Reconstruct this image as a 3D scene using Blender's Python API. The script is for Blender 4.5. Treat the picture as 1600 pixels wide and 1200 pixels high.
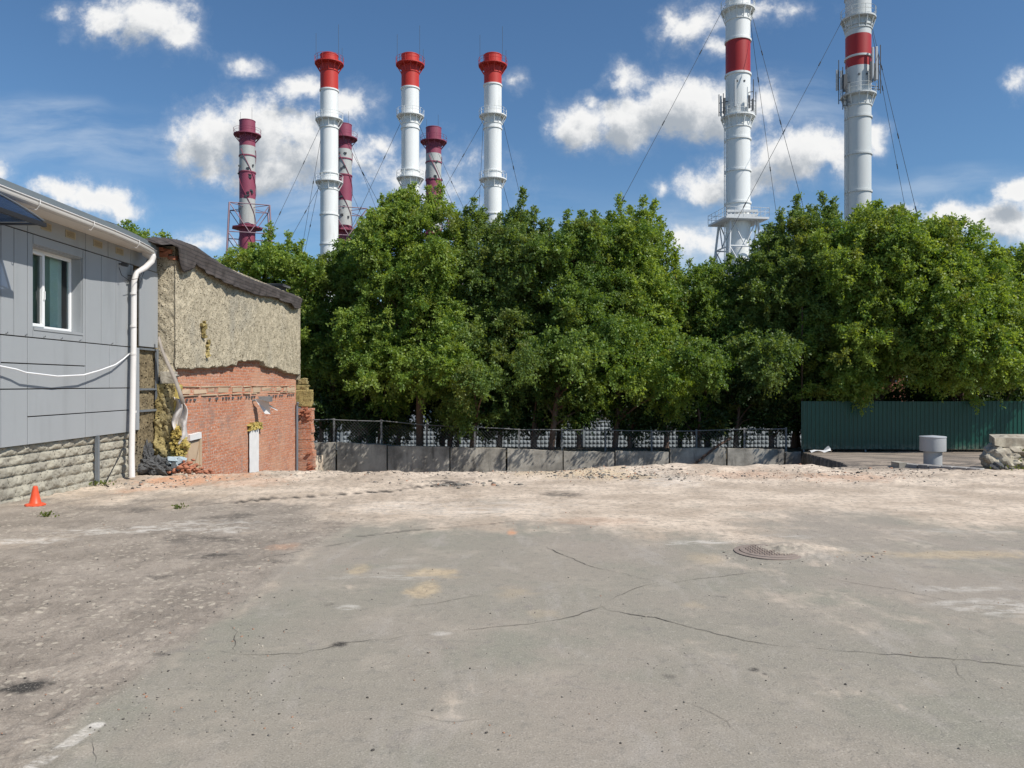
import bpy, bmesh, math, random
import numpy as np
from mathutils import Vector

for o in list(bpy.data.objects):
    bpy.data.objects.remove(o)
scn = bpy.context.scene
COL = scn.collection
random.seed(7)
RNG = np.random.default_rng(11)
CH = 1.75            # eye height of the photographer
FP = 1200.0          # focal length in pixels of the 1600 px wide picture

# ------------------------------------------------------------------ camera
cam_d = bpy.data.cameras.new('camera')
cam = bpy.data.objects.new('camera', cam_d)
COL.objects.link(cam)
cam.location = (0, 0, CH)
cam.rotation_euler = (math.radians(90), 0, 0)
cam_d.sensor_width = 36
cam_d.lens = 27
cam_d.clip_start = 0.05
cam_d.clip_end = 6000
scn.camera = cam
scn.cycles.max_bounces = 6
scn.cycles.diffuse_bounces = 3
scn.cycles.glossy_bounces = 3
scn.cycles.transmission_bounces = 4

# ------------------------------------------------------------------ exposure
scn.view_settings.view_transform = 'Standard'
scn.view_settings.look = 'None'
scn.view_settings.exposure = 0.28
scn.view_settings.gamma = 1.0

# ------------------------------------------------------------------ sun and sky
SUN_EL = math.radians(48)
SUN_H = Vector((0.86, -0.51, 0)).normalized()
SUN = Vector((SUN_H.x*math.cos(SUN_EL), SUN_H.y*math.cos(SUN_EL), math.sin(SUN_EL)))
sd = bpy.data.lights.new('sun', 'SUN')
sd.energy = 4.2
sd.angle = math.radians(0.5)
sd.color = (1.0, 0.955, 0.88)
so = bpy.data.objects.new('sun', sd)
COL.objects.link(so)
so.rotation_euler = (-SUN).to_track_quat('-Z', 'Y').to_euler()
so.location = (30, -20, 60)

SKY_STRENGTH = 0.085
CLOUDS = [  # centre u, v in pixels of the sky direction, radii, weight
    (175, 34, 52, 34, 1), (225, 38, 70, 44, 1.1), (278, 62, 36, 34, .9), (105, 12, 22, 12, .6),
    (385, 97, 34, 14, .6),
    (330, 215, 62, 62, 1.1), (400, 205, 85, 62, 1.2), (480, 225, 90, 62, 1.1), (440, 262, 130, 45, .9), (345, 262, 60, 40, .8),
    (470, 133, 52, 24, .8), (540, 160, 50, 34, .9), (560, 245, 60, 40, .6), (598, 215, 32, 14, .7), (640, 275, 70, 40, .5),
    (95, 300, 60, 22, .9), (145, 312, 70, 30, 1.1), (190, 322, 40, 18, .8), (0, 268, 22, 18, .5),
    (905, 195, 50, 42, 1.1), (985, 188, 70, 44, 1.2), (1070, 160, 72, 54, 1.2), (1130, 175, 60, 40, 1), (1190, 160, 36, 32, .9),
    (975, 122, 32, 28, .8), (920, 158, 12, 14, .6), (1085, 42, 46, 32, .8), (1118, 78, 26, 16, .7), (1190, 8, 60, 22, .6),
    (1105, 288, 62, 28, 1), (1170, 272, 75, 42, 1.1), (1245, 245, 85, 46, 1.15), (1305, 250, 50, 40, 1), (1372, 222, 20, 30, .9),
    (1030, 290, 26, 18, .8), (1540, 345, 95, 40, 1.1), (1500, 330, 60, 28, 1), (1595, 288, 34, 20, 1), (1600, 130, 24, 22, .55),
    (1400, 345, 30, 16, .9), (1095, 372, 75, 30, .75), (310, 382, 60, 18, .7), (800, 120, 22, 18, .5), (700, 295, 70, 40, .35),
]
CIRRUS = [(130, 235, 300, 62, .42), (1230, 160, 150, 70, .4), (1450, 285, 190, 28, .35), (560, 330, 320, 60, .35), (1120, 385, 300, 60, .55),
          (850, 560, 1500, 260, .38), (60, 190, 140, 30, .3)]

world = bpy.data.worlds.new('World')
scn.world = world
world.use_nodes = True


class NT:
    """small helper around a node tree"""
    def __init__(self, tree):
        self.t = tree
        self.n = tree.nodes
        self.l = tree.links

    def node(self, typ, **kw):
        n = self.n.new(typ)
        for k, v in kw.items():
            setattr(n, k, v)
        return n

    def link(self, a, b):
        self.l.new(a, b)

    def put(self, sock, v):
        if isinstance(v, bpy.types.NodeSocket):
            self.l.new(v, sock)
        elif v is not None:
            if hasattr(sock.default_value, '__len__') and not hasattr(v, '__len__'):
                v = (v,)*len(sock.default_value)
            if hasattr(v, '__len__') and len(v) == 3 and len(sock.default_value) == 4:
                v = (*v, 1)
            sock.default_value = v

    def m(self, op, a, b=None, c=None, clamp=False):
        n = self.node('ShaderNodeMath', operation=op, use_clamp=clamp)
        self.put(n.inputs[0], a)
        if b is not None: self.put(n.inputs[1], b)
        if c is not None: self.put(n.inputs[2], c)
        return n.outputs[0]

    def vm(self, op, a, b=None, out=0):
        n = self.node('ShaderNodeVectorMath', operation=op)
        self.put(n.inputs[0], a)
        if b is not None:
            if op == 'SCALE': self.put(n.inputs['Scale'], b)
            else: self.put(n.inputs[1], b)
        return n.outputs['Value'] if op in ('LENGTH', 'DOT_PRODUCT', 'DISTANCE') else n.outputs[0]

    def noise(self, vec, scale, detail=4, rough=.5, col=False, dist=0.0, lac=2.0):
        n = self.node('ShaderNodeTexNoise')
        if vec is not None: self.put(n.inputs['Vector'], vec)
        self.put(n.inputs['Scale'], scale); self.put(n.inputs['Detail'], detail)
        self.put(n.inputs['Roughness'], rough); self.put(n.inputs['Distortion'], dist)
        self.put(n.inputs['Lacunarity'], lac)
        return n.outputs['Color'] if col else n.outputs['Fac']

    def vor(self, vec, scale, feature='F1', out='Distance', rnd=1.0):
        n = self.node('ShaderNodeTexVoronoi', feature=feature)
        if vec is not None: self.put(n.inputs['Vector'], vec)
        self.put(n.inputs['Scale'], scale); self.put(n.inputs['Randomness'], rnd)
        return n.outputs[out]

    def ramp(self, fac, stops, interp='LINEAR'):
        n = self.node('ShaderNodeValToRGB')
        n.color_ramp.interpolation = interp
        e = n.color_ramp.elements
        while len(e) < len(stops): e.new(0.5)
        for i, (p, c) in enumerate(stops):
            e[i].position = p
            e[i].color = (*c, 1) if hasattr(c, '__len__') else (c, c, c, 1)
        self.put(n.inputs[0], fac)
        return n.outputs[0]

    def step(self, v, a, b, lo=0.0, hi=1.0):
        n = self.node('ShaderNodeMapRange', interpolation_type='SMOOTHSTEP')
        self.put(n.inputs['Value'], v); self.put(n.inputs['From Min'], a); self.put(n.inputs['From Max'], b)
        self.put(n.inputs['To Min'], lo); self.put(n.inputs['To Max'], hi)
        return n.outputs['Result']

    def mix(self, fac, a, b, mode='MIX'):
        n = self.node('ShaderNodeMix', data_type='RGBA', blend_type=mode)
        self.put(n.inputs[0], fac); self.put(n.inputs[6], a); self.put(n.inputs[7], b)
        return n.outputs[2]

    def bump(self, h, strength=.5, dist=.01, normal=None):
        n = self.node('ShaderNodeBump')
        self.put(n.inputs['Height'], h); self.put(n.inputs['Strength'], strength); self.put(n.inputs['Distance'], dist)
        if normal is not None: self.put(n.inputs['Normal'], normal)
        return n.outputs[0]


def build_world():
    grp = bpy.data.node_groups.new('cloud_density', 'ShaderNodeTree')
    grp.interface.new_socket('UV', in_out='INPUT', socket_type='NodeSocketVector')
    grp.interface.new_socket('Density', in_out='OUTPUT', socket_type='NodeSocketFloat')
    g = NT(grp)
    gi = g.node('NodeGroupInput'); go = g.node('NodeGroupOutput')
    uv = gi.outputs[0]
    w1 = g.vm('SUBTRACT', g.noise(uv, 7, 3, .55, col=True), (.5, .5, .5))
    w2 = g.vm('SUBTRACT', g.noise(uv, 26, 4, .6, col=True), (.5, .5, .5))
    wuv = g.vm('ADD', g.vm('ADD', uv, g.vm('SCALE', w1, .06)), g.vm('SCALE', w2, .024))
    wuv = g.vm('MULTIPLY', wuv, (1, 1, 0))
    acc = None
    for (px, py, rx, ry, w) in CLOUDS:
        u, v = (px-800)/FP, (600-py)/FP
        q = g.vm('MULTIPLY', g.vm('SUBTRACT', wuv, (u, v, 0)), (FP/rx, FP/ry, 0))
        q = g.vm('LENGTH', q)
        d = g.m('MULTIPLY', g.m('SUBTRACT', 1.18, q), w)
        acc = d if acc is None else g.m('SMOOTH_MAX', acc, d, .25)
    fine = g.m('SUBTRACT', g.noise(g.vm('ADD', uv, g.vm('SCALE', w1, .05)), 34, 8, .68), .5)
    big = g.m('SUBTRACT', g.noise(uv, 13, 5, .6), .5)
    acc = g.m('ADD', acc, g.m('ADD', g.m('MULTIPLY', fine, 1.45), g.m('MULTIPLY', big, 1.75)))
    g.link(acc, go.inputs[0])

    w = NT(world.node_tree)
    w.n.clear()
    out = w.node('ShaderNodeOutputWorld'); bg = w.node('ShaderNodeBackground')
    sky = w.node('ShaderNodeTexSky', sky_type='NISHITA')
    sky.sun_disc = False
    sky.sun_elevation = SUN_EL
    sky.sun_rotation = math.atan2(SUN_H.x, SUN_H.y)
    sky.altitude = 150; sky.air_density = 1.0; sky.dust_density = 0.35; sky.ozone_density = 2.2
    tc = w.node('ShaderNodeTexCoord')
    sep = w.node('ShaderNodeSeparateXYZ'); w.link(tc.outputs['Generated'], sep.inputs[0])
    yy = w.m('MAXIMUM', sep.outputs[1], .05)
    comb = w.node('ShaderNodeCombineXYZ')
    w.link(w.m('DIVIDE', sep.outputs[0], yy), comb.inputs[0])
    w.link(w.m('DIVIDE', sep.outputs[2], yy), comb.inputs[1])
    uv = comb.outputs[0]
    front = w.step(sep.outputs[1], .12, .3)
    def cloud(v):
        n = w.node('ShaderNodeGroup'); n.node_tree = grp; w.link(v, n.inputs[0]); return n.outputs[0]
    d0 = cloud(uv)
    d1 = cloud(w.vm('ADD', uv, (.018, .030, 0)))
    alpha = w.m('MULTIPLY', w.m('ADD', w.m('MULTIPLY', w.step(d0, .06, .82), .74), w.m('MULTIPLY', w.step(d0, -.40, .80), .26)), front)
    lit = w.m('SUBTRACT', 1.0, w.m('MULTIPLY', w.step(d1, .15, 1.25), .95))
    rel = w.step(w.m('SUBTRACT', d1, d0), -.35, .35, 1.06, .84)
    body = w.m('SUBTRACT', 1.0, w.m('MULTIPLY', w.step(d0, .3, 1.2), .10))
    lit = w.m('MULTIPLY', w.m('MULTIPLY', lit, rel), body)
    ccol = w.mix(lit, (3.7, 4.15, 4.7, 1), (9.0, 9.0, 8.95, 1))
    # thin high veil
    cacc = None
    wv = w.vm('SUBTRACT', w.noise(uv, 4, 3, .5, col=True), (.5, .5, .5))
    cuv = w.vm('MULTIPLY', w.vm('ADD', uv, w.vm('SCALE', wv, .14)), (1, 1, 0))
    for (px, py, rx, ry, k) in CIRRUS:
        q = w.vm('LENGTH', w.vm('MULTIPLY', w.vm('SUBTRACT', cuv, ((px-800)/FP, (600-py)/FP, 0)), (FP/rx, FP/ry, 0)))
        d = w.m('MULTIPLY', w.step(q, 1.15, .15), k)
        cacc = d if cacc is None else w.m('ADD', cacc, d)
    st = w.vm('MULTIPLY', w.vm('ADD', uv, w.vm('SCALE', wv, .08)), (2.2, 11, 1))
    streak = w.step(w.noise(st, 2.2, 6, .6), .30, .72)
    veil = w.m('MULTIPLY', w.m('MULTIPLY', cacc, streak), front, clamp=True)
    skyc = w.mix(1.0, sky.outputs[0], (0.70, 0.93, 1.08, 1), 'MULTIPLY')
    c = w.mix(veil, skyc, (6.6, 7.4, 8.3, 1))
    c = w.mix(alpha, c, ccol)
    w.link(c, bg.inputs[0])
    bg.inputs[1].default_value = SKY_STRENGTH
    w.link(bg.outputs[0], out.inputs[0])
    world.cycles.sampling_method = 'MANUAL'
    world.cycles.sample_map_resolution = 512

build_world()

# ------------------------------------------------------------------ helpers
def at(px, py, d):
    """a world point seen at a pixel of the 1600x1200 photograph at depth d"""
    return Vector(((px-800)/FP*d, d, CH+(600-py)/FP*d))

def gnd(px, py, z=0.0):
    d = (CH-z)*FP/(py-600)
    return ((px-800)/FP*d, d)

def onwall(px, py, X):
    """(y, z) of a pixel on a wall plane x = X"""
    d = -X*FP/(800-px)
    return (d, CH+(600-py)/FP*d)

def tag(o, label=None, cat=None, group=None, kind=None):
    if label: o['label'] = label
    if cat: o['category'] = cat
    if group: o['group'] = group
    if kind: o['kind'] = kind
    return o

def thing(name, label, cat, loc=(0, 0, 0), group=None):
    o = bpy.data.objects.new(name, None)
    o.empty_display_size = .2
    COL.objects.link(o)
    o.location = loc
    tag(o, label, cat, group)
    return o

def link_mesh(name, me, mats, parent=None, smooth=False):
    o = bpy.data.objects.new(name, me)
    COL.objects.link(o)
    for m_ in (mats if isinstance(mats, (list, tuple)) else [mats]):
        me.materials.append(m_)
    if smooth:
        me.polygons.foreach_set('use_smooth', [True]*len(me.polygons))
    if parent is not None:
        o.parent = parent
        # meshes are written in world coordinates; shift them under the parent's origin
        p = parent
        off = Vector((0, 0, 0))
        while p is not None:
            off += p.location
            p = p.parent
        o.matrix_parent_inverse.identity()
        o.location = -off
    return o

class MB:
    """mesh builder: collects verts / faces"""
    def __init__(self):
        self.v = []; self.f = []; self.mi = []
    def add(self, vs, fs, mi=0):
        b = len(self.v)
        self.v += [tuple(p) for p in vs]
        self.f += [tuple(i+b for i in f) for f in fs]
        self.mi += [mi]*len(fs)
    def box(self, x0, x1, y0, y1, z0, z1, mi=0, jit=0.0):
        c = [(x, y, z) for x in (x0, x1) for y in (y0, y1) for z in (z0, z1)]
        if jit: c = [tuple(a+random.uniform(-jit, jit) for a in p) for p in c]
        self.add(c, [(0, 1, 3, 2), (4, 6, 7, 5), (0, 4, 5, 1), (2, 3, 7, 6), (0, 2, 6, 4), (1, 5, 7, 3)], mi)
    def tube(self, pts, r, n=8, mi=0, caps=True):
        pts = [Vector(p) for p in pts]
        rs = r if hasattr(r, '__len__') else [r]*len(pts)
        rings = []
        up = None
        for i, p in enumerate(pts):
            t = (pts[min(i+1, len(pts)-1)]-pts[max(i-1, 0)]).normalized()
            if up is None:
                up = Vector((0, 0, 1)) if abs(t.z) < .9 else Vector((1, 0, 0))
            a = t.cross(up).normalized(); b = a.cross(t).normalized(); up = b
            rings.append([p+(a*math.cos(2*math.pi*k/n)+b*math.sin(2*math.pi*k/n))*rs[i] for k in range(n)])
        vs = [q for ring in rings for q in ring]
        fs = []
        for i in range(len(pts)-1):
            for k in range(n):
                fs.append((i*n+k, i*n+(k+1) % n, (i+1)*n+(k+1) % n, (i+1)*n+k))
        if caps:
            fs.append(tuple(range(n))[::-1]); fs.append(tuple(range((len(pts)-1)*n, len(pts)*n)))
        self.add(vs, fs, mi)
    def lathe(self, cx, cy, prof, n=32, mi=0, mis=None):
        vs = []
        for (r, z) in prof:
            for k in range(n):
                a = 2*math.pi*k/n
                vs.append((cx+r*math.cos(a), cy+r*math.sin(a), z))
        b = len(self.v)
        self.v += vs
        for i in range(len(prof)-1):
            for k in range(n):
                self.f.append((b+i*n+k, b+i*n+(k+1) % n, b+(i+1)*n+(k+1) % n, b+(i+1)*n+k))
                self.mi.append(mis[i] if mis else mi)
    def build(self, name, mats, parent=None, smooth=False, sharp=None):
        me = bpy.data.meshes.new(name)
        me.from_pydata(self.v, [], self.f)
        me.polygons.foreach_set('material_index', self.mi)
        o = link_mesh(name, me, mats, parent, smooth)
        if sharp:
            me.set_sharp_from_angle(angle=math.radians(sharp))
        me.update()
        return o

def bevel(o, w=.01, seg=2):
    m_ = o.modifiers.new('bevel', 'BEVEL'); m_.width = w; m_.segments = seg; m_.limit_method = 'ANGLE'
    return o

def np_mesh(name, verts, faces, mats, parent=None, smooth=False):
    """fast mesh from numpy: faces (n,4)"""
    me = bpy.data.meshes.new(name)
    nv, nf = len(verts), len(faces)
    k = faces.shape[1]
    me.vertices.add(nv); me.vertices.foreach_set('co', np.ascontiguousarray(verts, dtype=np.float32).ravel())
    me.loops.add(nf*k); me.loops.foreach_set('vertex_index', np.ascontiguousarray(faces, dtype=np.int32).ravel())
    me.polygons.add(nf)
    me.polygons.foreach_set('loop_start', np.arange(0, nf*k, k, dtype=np.int32))
    me.polygons.foreach_set('loop_total', np.full(nf, k, dtype=np.int32))
    me.update(calc_edges=True)
    o = link_mesh(name, me, mats, parent)
    if smooth:
        me.polygons.foreach_set('use_smooth', np.ones(nf, dtype=bool))
    return o

def grid_faces(nr, nc):
    i = np.arange(nr-1)[:, None]*nc+np.arange(nc-1)[None, :]
    i = i.ravel()
    return np.stack([i, i+1, i+nc+1, i+nc], 1)

TAB = RNG.random((256, 256))
def vnoise(x, y):
    xi = np.floor(x).astype(int); yi = np.floor(y).astype(int)
    fx = x-xi; fy = y-yi
    fx = fx*fx*(3-2*fx); fy = fy*fy*(3-2*fy)
    a = TAB[xi & 255, yi & 255]; b = TAB[(xi+1) & 255, yi & 255]
    c = TAB[xi & 255, (yi+1) & 255]; d = TAB[(xi+1) & 255, (yi+1) & 255]
    return (a*(1-fx)+b*fx)*(1-fy)+(c*(1-fx)+d*fx)*fy
def fbm(x, y, o=4, g=.5):
    s = 0; a = 1; t = 0
    for k in range(o):
        s = s+a*vnoise(x*2**k+17.3*k, y*2**k+5.1*k); t += a; a *= g
    return s/t-.5
def sstep(x, a, b):
    t = np.clip((x-a)/(b-a), 0, 1)
    return t*t*(3-2*t)
def polydist(x, y, pts):
    best = np.full(np.shape(x), 1e9)
    for (ax, ay), (bx, by) in zip(pts[:-1], pts[1:]):
        dx, dy = bx-ax, by-ay
        t = np.clip(((x-ax)*dx+(y-ay)*dy)/(dx*dx+dy*dy+1e-12), 0, 1)
        best = np.minimum(best, np.hypot(x-ax-t*dx, y-ay-t*dy))
    return best

# ------------------------------------------------------------------ materials
def new_mat(name):
    m_ = bpy.data.materials.new(name)
    m_.use_nodes = True
    n = NT(m_.node_tree)
    return m_, n, n.n['Principled BSDF']

def paint(name, col, rough=.5, metal=0.0, var=.12, scale=3.0, bumpk=.0, dirt=None, spec=.4):
    """painted / plain surface with mottling and some grime"""
    m_, n, b = new_mat(name)
    tc = n.node('ShaderNodeTexCoord').outputs['Object']
    f = n.noise(tc, scale, 5, .6)
    f2 = n.noise(tc, scale*9, 3, .6)
    k = n.m('ADD', n.m('MULTIPLY', f, .7), n.m('MULTIPLY', f2, .3))
    c = n.mix(k, tuple(x*(1-var*1.5) for x in col), tuple(min(1, x*(1+var*1.5)) for x in col))
    if dirt:
        st = n.vm('MULTIPLY', tc, (1, 1, .12))
        g = n.step(n.noise(st, scale*2.2, 5, .65), .50, .78)
        c = n.mix(n.m('MULTIPLY', g, dirt[1]), c, dirt[0])
    n.put(b.inputs['Base Color'], c)
    b.inputs['Roughness'].default_value = rough
    b.inputs['Metallic'].default_value = metal
    b.inputs['Specular IOR Level'].default_value = spec
    if bumpk:
        n.put(b.inputs['Normal'], n.bump(n.noise(tc, scale*14, 4, .6), .6, bumpk))
    return m_

M = {}
M['panel'] = paint('grey_panel', (.325, .340, .352), .42, .0, .05, .8, 0, ((.16, .17, .17), .25))
M['steel'] = paint('dull_steel', (.20, .22, .24), .5, .3, .12, 5)
def mat_sheet():
    m_, n, b = new_mat('canopy_polycarbonate'); out = n.n['Material Output']
    b.inputs['Base Color'].default_value = (.045, .085, .17, 1); b.inputs['Roughness'].default_value = .15
    tr = n.node('ShaderNodeBsdfTransparent'); tr.inputs[0].default_value = (.55, .68, .9, 1); mx = n.node('ShaderNodeMixShader'); mx.inputs[0].default_value = .62
    n.link(b.outputs[0], mx.inputs[1]); n.link(tr.outputs[0], mx.inputs[2]); n.link(mx.outputs[0], out.inputs[0])
    return m_
M['canopy'] = mat_sheet()
M['soffit'] = paint('soffit_sheet', (.70, .66, .60), .55, 0, .05, 2)
M['gutter'] = paint('gutter_sheet', (.50, .47, .43), .5, 0, .06, 2)
M['fascia'] = paint('fascia_sheet', (.20, .23, .25), .45, .2, .06, 1.5)
M['white'] = paint('white_enamel', (.70, .67, .64), .4, 0, .04, 4, 0, ((.42, .38, .33), .35))
M['pvc'] = paint('window_plastic', (.80, .80, .79), .3, 0, .02, 3)
M['dark'] = paint('black_rubber', (.02, .02, .022), .6)
M['void'] = paint('dark_interior', (.03, .032, .034), .9)
M['ventgrille'] = paint('vent_grille', (.42, .36, .25), .6)
M['ventdark'] = paint('vent_dark', (.10, .075, .045), .9)
M['cone'] = paint('orange_plastic', (.72, .085, .03), .42, 0, .08, 14, 0, ((.62, .30, .2), .35))
M['chim_white'] = paint('chimney_white', (.76, .77, .75), .5, 0, .05, .35, 0, ((.42, .41, .37), .55))
M['chim_grey'] = paint('chimney_grey', (.56, .58, .57), .5, 0, .05, .35, 0, ((.38, .38, .35), .5))
M['chim_red'] = paint('chimney_red', (.48, .034, .024), .55, 0, .14, .5, 0, ((.26, .03, .02), .5))
M['band_red'] = paint('band_red', (.36, .022, .022), .5, 0, .08, .3)
M['mag'] = paint('faded_magenta', (.26, .055, .095), .6, 0, .12, .5, 0, ((.17, .045, .07), .5))
M['oldwhite'] = paint('worn_offwhite', (.43, .44, .42), .6, 0, .08, .5, 0, ((.25, .22, .21), .45))
M['lattice'] = paint('lattice_white', (.60, .61, .61), .5, 0, .05, 1)
M['lattice_old'] = paint('lattice_pinkgrey', (.30, .20, .23), .6, 0, .3, .12)
M['wire'] = paint('guy_cable', (.05, .055, .06), .5, .3)
M['antenna'] = paint('antenna_grey', (.42, .44, .45), .5)
M['ant_dark'] = paint('antenna_dark', (.07, .075, .08), .5)
M['vent'] = paint('vent_grey', (.40, .41, .415), .45, 0, .05, 2.5, 0, ((.30, .30, .29), .4))
M['rust'] = paint('rusty_iron', (.10, .060, .042), .8, .2, .25, 6)
M['dusty'] = paint('dusty_iron', (.27, .215, .18), .9, 0, .35, 9)
M['railgrey'] = paint('rail_grey', (.20, .20, .20), .7, .1, .2, 6)
M['bark'] = paint('bark', (.19, .12, .085), .9, 0, .3, 7, .01)
M['rag'] = paint('white_cloth', (.72, .72, .72), .8)
M['cable_white'] = paint('white_cable', (.80, .80, .80), .4)
M['yellowfoam'] = paint('yellow_foam', (.52, .40, .12), .95, 0, .35, 9, .02)
M['cream'] = paint('cream_board', (.50, .37, .25), .8, 0, .12, 4)
M['plaster_white'] = paint('white_plaster', (.74, .72, .70), .8, 0, .08, 5, .006)
M['blue_sheet'] = paint('canopy_polycarbonate', (.04, .12, .27), .18, 0, .2, 2)
M['bitumen'] = paint('bitumen_grey', (.10, .10, .10), .95, 0, .3, 7, .02)
M['litter'] = paint('litter_blue', (.34, .40, .43), .7, 0, .5, 14)
M['farwall'] = paint('far_grey_wall', (.24, .26, .28), .8, 0, .1, .3)
M['farred'] = paint('far_red_wall', (.36, .13, .08), .8, 0, .1, .3)
M['glassfar'] = paint('far_glass', (.04, .06, .08), .15)

def mat_rockwool(name, light=(.62, .54, .395), dark=(.17, .135, .085), scale=1.0, yellow=.0):
    m_, n, b = new_mat(name)
    tc = n.node('ShaderNodeTexCoord').outputs['Object']
    tc2 = n.vm('MULTIPLY', tc, (1, 1, 1.5))
    w_ = n.vm('ADD', tc2, n.vm('SCALE', n.noise(tc, 14*scale, 3, .6, col=True), .05))
    v1 = n.vor(w_, 17*scale)
    n1 = n.noise(tc, 5*scale, 5, .6)
    n2 = n.noise(tc, 38*scale, 4, .65)
    holes = n.m('MULTIPLY', n.step(v1, .34, .16), n.step(n.noise(tc, 11*scale, 2, .5), .40, .52))
    n3 = n.noise(n.vm('MULTIPLY', tc, (1, .6, .35)), 1.1, 4, .6)
    base = n.mix(n.step(n1, .3, .72), tuple(x*.72 for x in light), tuple(min(1, x*1.14) for x in light))
    base = n.mix(n.step(n2, .36, .60, .55, 0), base, dark)
    base = n.mix(n.step(n3, .50, .72, 0, .42), base, (.27, .27, .25))
    base = n.mix(holes, base, tuple(x*.35 for x in dark))
    n.put(b.inputs['Base Color'], base)
    b.inputs['Roughness'].default_value = 1
    b.inputs['Specular IOR Level'].default_value = .05
    h = n.m('SUBTRACT', n.m('MULTIPLY', n2, .7), n.m('MULTIPLY', holes, 1.2))
    n.put(b.inputs['Normal'], n.bump(h, .9, .03))
    return m_
M['wool'] = mat_rockwool('mineral_wool')
M['wool_dark'] = mat_rockwool('mineral_wool_dark', (.27, .215, .13), (.06, .045, .03), .6)
M['wool_yellow'] = mat_rockwool('mineral_wool_yellow', (.44, .35, .15), (.13, .10, .045), .8)

def mat_brick():
    m_, n, b = new_mat('old_red_brick')
    tc = n.node('ShaderNodeTexCoord').outputs['Object']
    s = n.node('ShaderNodeSeparateXYZ'); n.link(tc, s.inputs[0])
    wob = n.m('MULTIPLY', n.m('SUBTRACT', n.noise(tc, 2.5, 3, .5), .5), .03)
    c = n.node('ShaderNodeCombineXYZ')
    n.link(n.m('ADD', s.outputs[1], s.outputs[0]), c.inputs[0]); n.link(n.m('ADD', s.outputs[2], wob), c.inputs[1])
    br = n.node('ShaderNodeTexBrick', offset=.5)
    n.link(c.outputs[0], br.inputs['Vector'])
    for k, v in (('Scale', 1.0), ('Mortar Size', .007), ('Mortar Smooth', .35), ('Bias', -.1), ('Brick Width', .26), ('Row Height', .077)):
        br.inputs[k].default_value = v
    br.inputs['Color1'].default_value = (.54, .190, .085, 1)
    br.inputs['Color2'].default_value = (.42, .125, .055, 1)
    br.inputs['Mortar'].default_value = (.52, .37, .28, 1)
    n1 = n.noise(tc, 1.6, 5, .6); n2 = n.noise(tc, 16, 4, .65); n3 = n.noise(n.vm('MULTIPLY', tc, (1, 1, .25)), 3.2, 4, .6)
    col = n.mix(n.step(n2, .48, .66, 0, .75), br.outputs[0], (.62, .48, .40))
    col = n.mix(n.step(n1, .52, .70, 0, .45), col, (.50, .27, .19))
    col = n.mix(n.step(n3, .56, .76, 0, .6), col, (.30, .25, .22))
    col = n.mix(n.step(n.noise(tc, 31, 3, .6), .66, .72, 0, .8), col, (.05, .03, .025))
    nl = n.noise(tc, .55, 4, .6)
    col = n.mix(n.step(nl, .46, .62, 0, .45), col, (.60, .36, .24))
    col = n.mix(n.step(n.noise(n.vm('ADD', tc, (0, 5, 2)), .9, 5, .65), .55, .68, 0, .55), col, (.30, .20, .16))
    hz = n.noise(n.vm('MULTIPLY', tc, (1, .35, 6)), 3.0, 4, .6)
    col = n.mix(n.step(hz, .56, .70, 0, .55), col, (.60, .42, .33))
    n.put(b.inputs['Base Color'], col)
    b.inputs['Roughness'].default_value = .95
    h = n.m('ADD', n.m('MULTIPLY', br.outputs['Fac'], -1.0), n.m('MULTIPLY', n2, .9))
    n.put(b.inputs['Normal'], n.bump(h, .9, .012))
    return m_
M['brick'] = mat_brick()
M['brick_broken'] = paint('broken_brick', (.42, .165, .095), .95, 0, .4, 9, .02)

def mat_concrete(name, light, dark, stain=.5, scale=1.0, streak=True):
    m_, n, b = new_mat(name)
    tc = n.node('ShaderNodeTexCoord').outputs['Object']
    n1 = n.noise(tc, 1.3*scale, 6, .62)
    n2 = n.noise(tc, 22*scale, 4, .6)
    st = n.noise(n.vm('MULTIPLY', tc, (3, 3, .35)), 1.6*scale, 5, .6)
    col = n.mix(n.step(n1, .3, .7), dark, light)
    col = n.mix(n.step(st, .5, .75, 0, stain), col, tuple(x*.45 for x in dark))
    col = n.mix(n.step(n2, .55, .75, 0, .35), col, tuple(x*.6 for x in dark))
    n.put(b.inputs['Base Color'], col)
    b.inputs['Roughness'].default_value = .93
    n.put(b.inputs['Normal'], n.bump(n.m('ADD', n2, n.m('MULTIPLY', n1, .5)), .5, .008))
    return m_
M['concrete'] = mat_concrete('weathered_concrete', (.50, .465, .40), (.20, .185, .16), .8)
M['concrete_light'] = mat_concrete('pale_concrete', (.52, .48, .40), (.30, .27, .22), .35, 2)
M['rubble'] = mat_concrete('rubble_concrete', (.50, .45, .35), (.24, .20, .15), .35, 3)
M['fence_white'] = mat_concrete('whitewashed_concrete', (.36, .40, .43), (.22, .25, .27), .6)
M['kerbbrick'] = mat_concrete('sooty_block', (.42, .40, .37), (.20, .18, .17), .4, 4)

def mat_plinth():
    m_, n, b = new_mat('split_face_block')
    tc = n.node('ShaderNodeTexCoord').outputs['Object']
    n1 = n.noise(tc, 2.2, 5, .6); n2 = n.noise(tc, 28, 4, .65)
    v = n.vor(tc, 16)
    col = n.mix(n.step(n1, .3, .7), (.27, .25, .205), (.43, .40, .32))
    col = n.mix(n.step(v, .30, .10, 0, .85), col, (.06, .055, .045))
    col = n.mix(n.step(n2, .55, .7, 0, .4), col, (.16, .145, .115))
    n.put(b.inputs['Base Color'], col); b.inputs['Roughness'].default_value = .95
    n.put(b.inputs['Normal'], n.bump(n.m('ADD', n2, v), .8, .015))
    return m_
M['plinth'] = mat_plinth()

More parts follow.
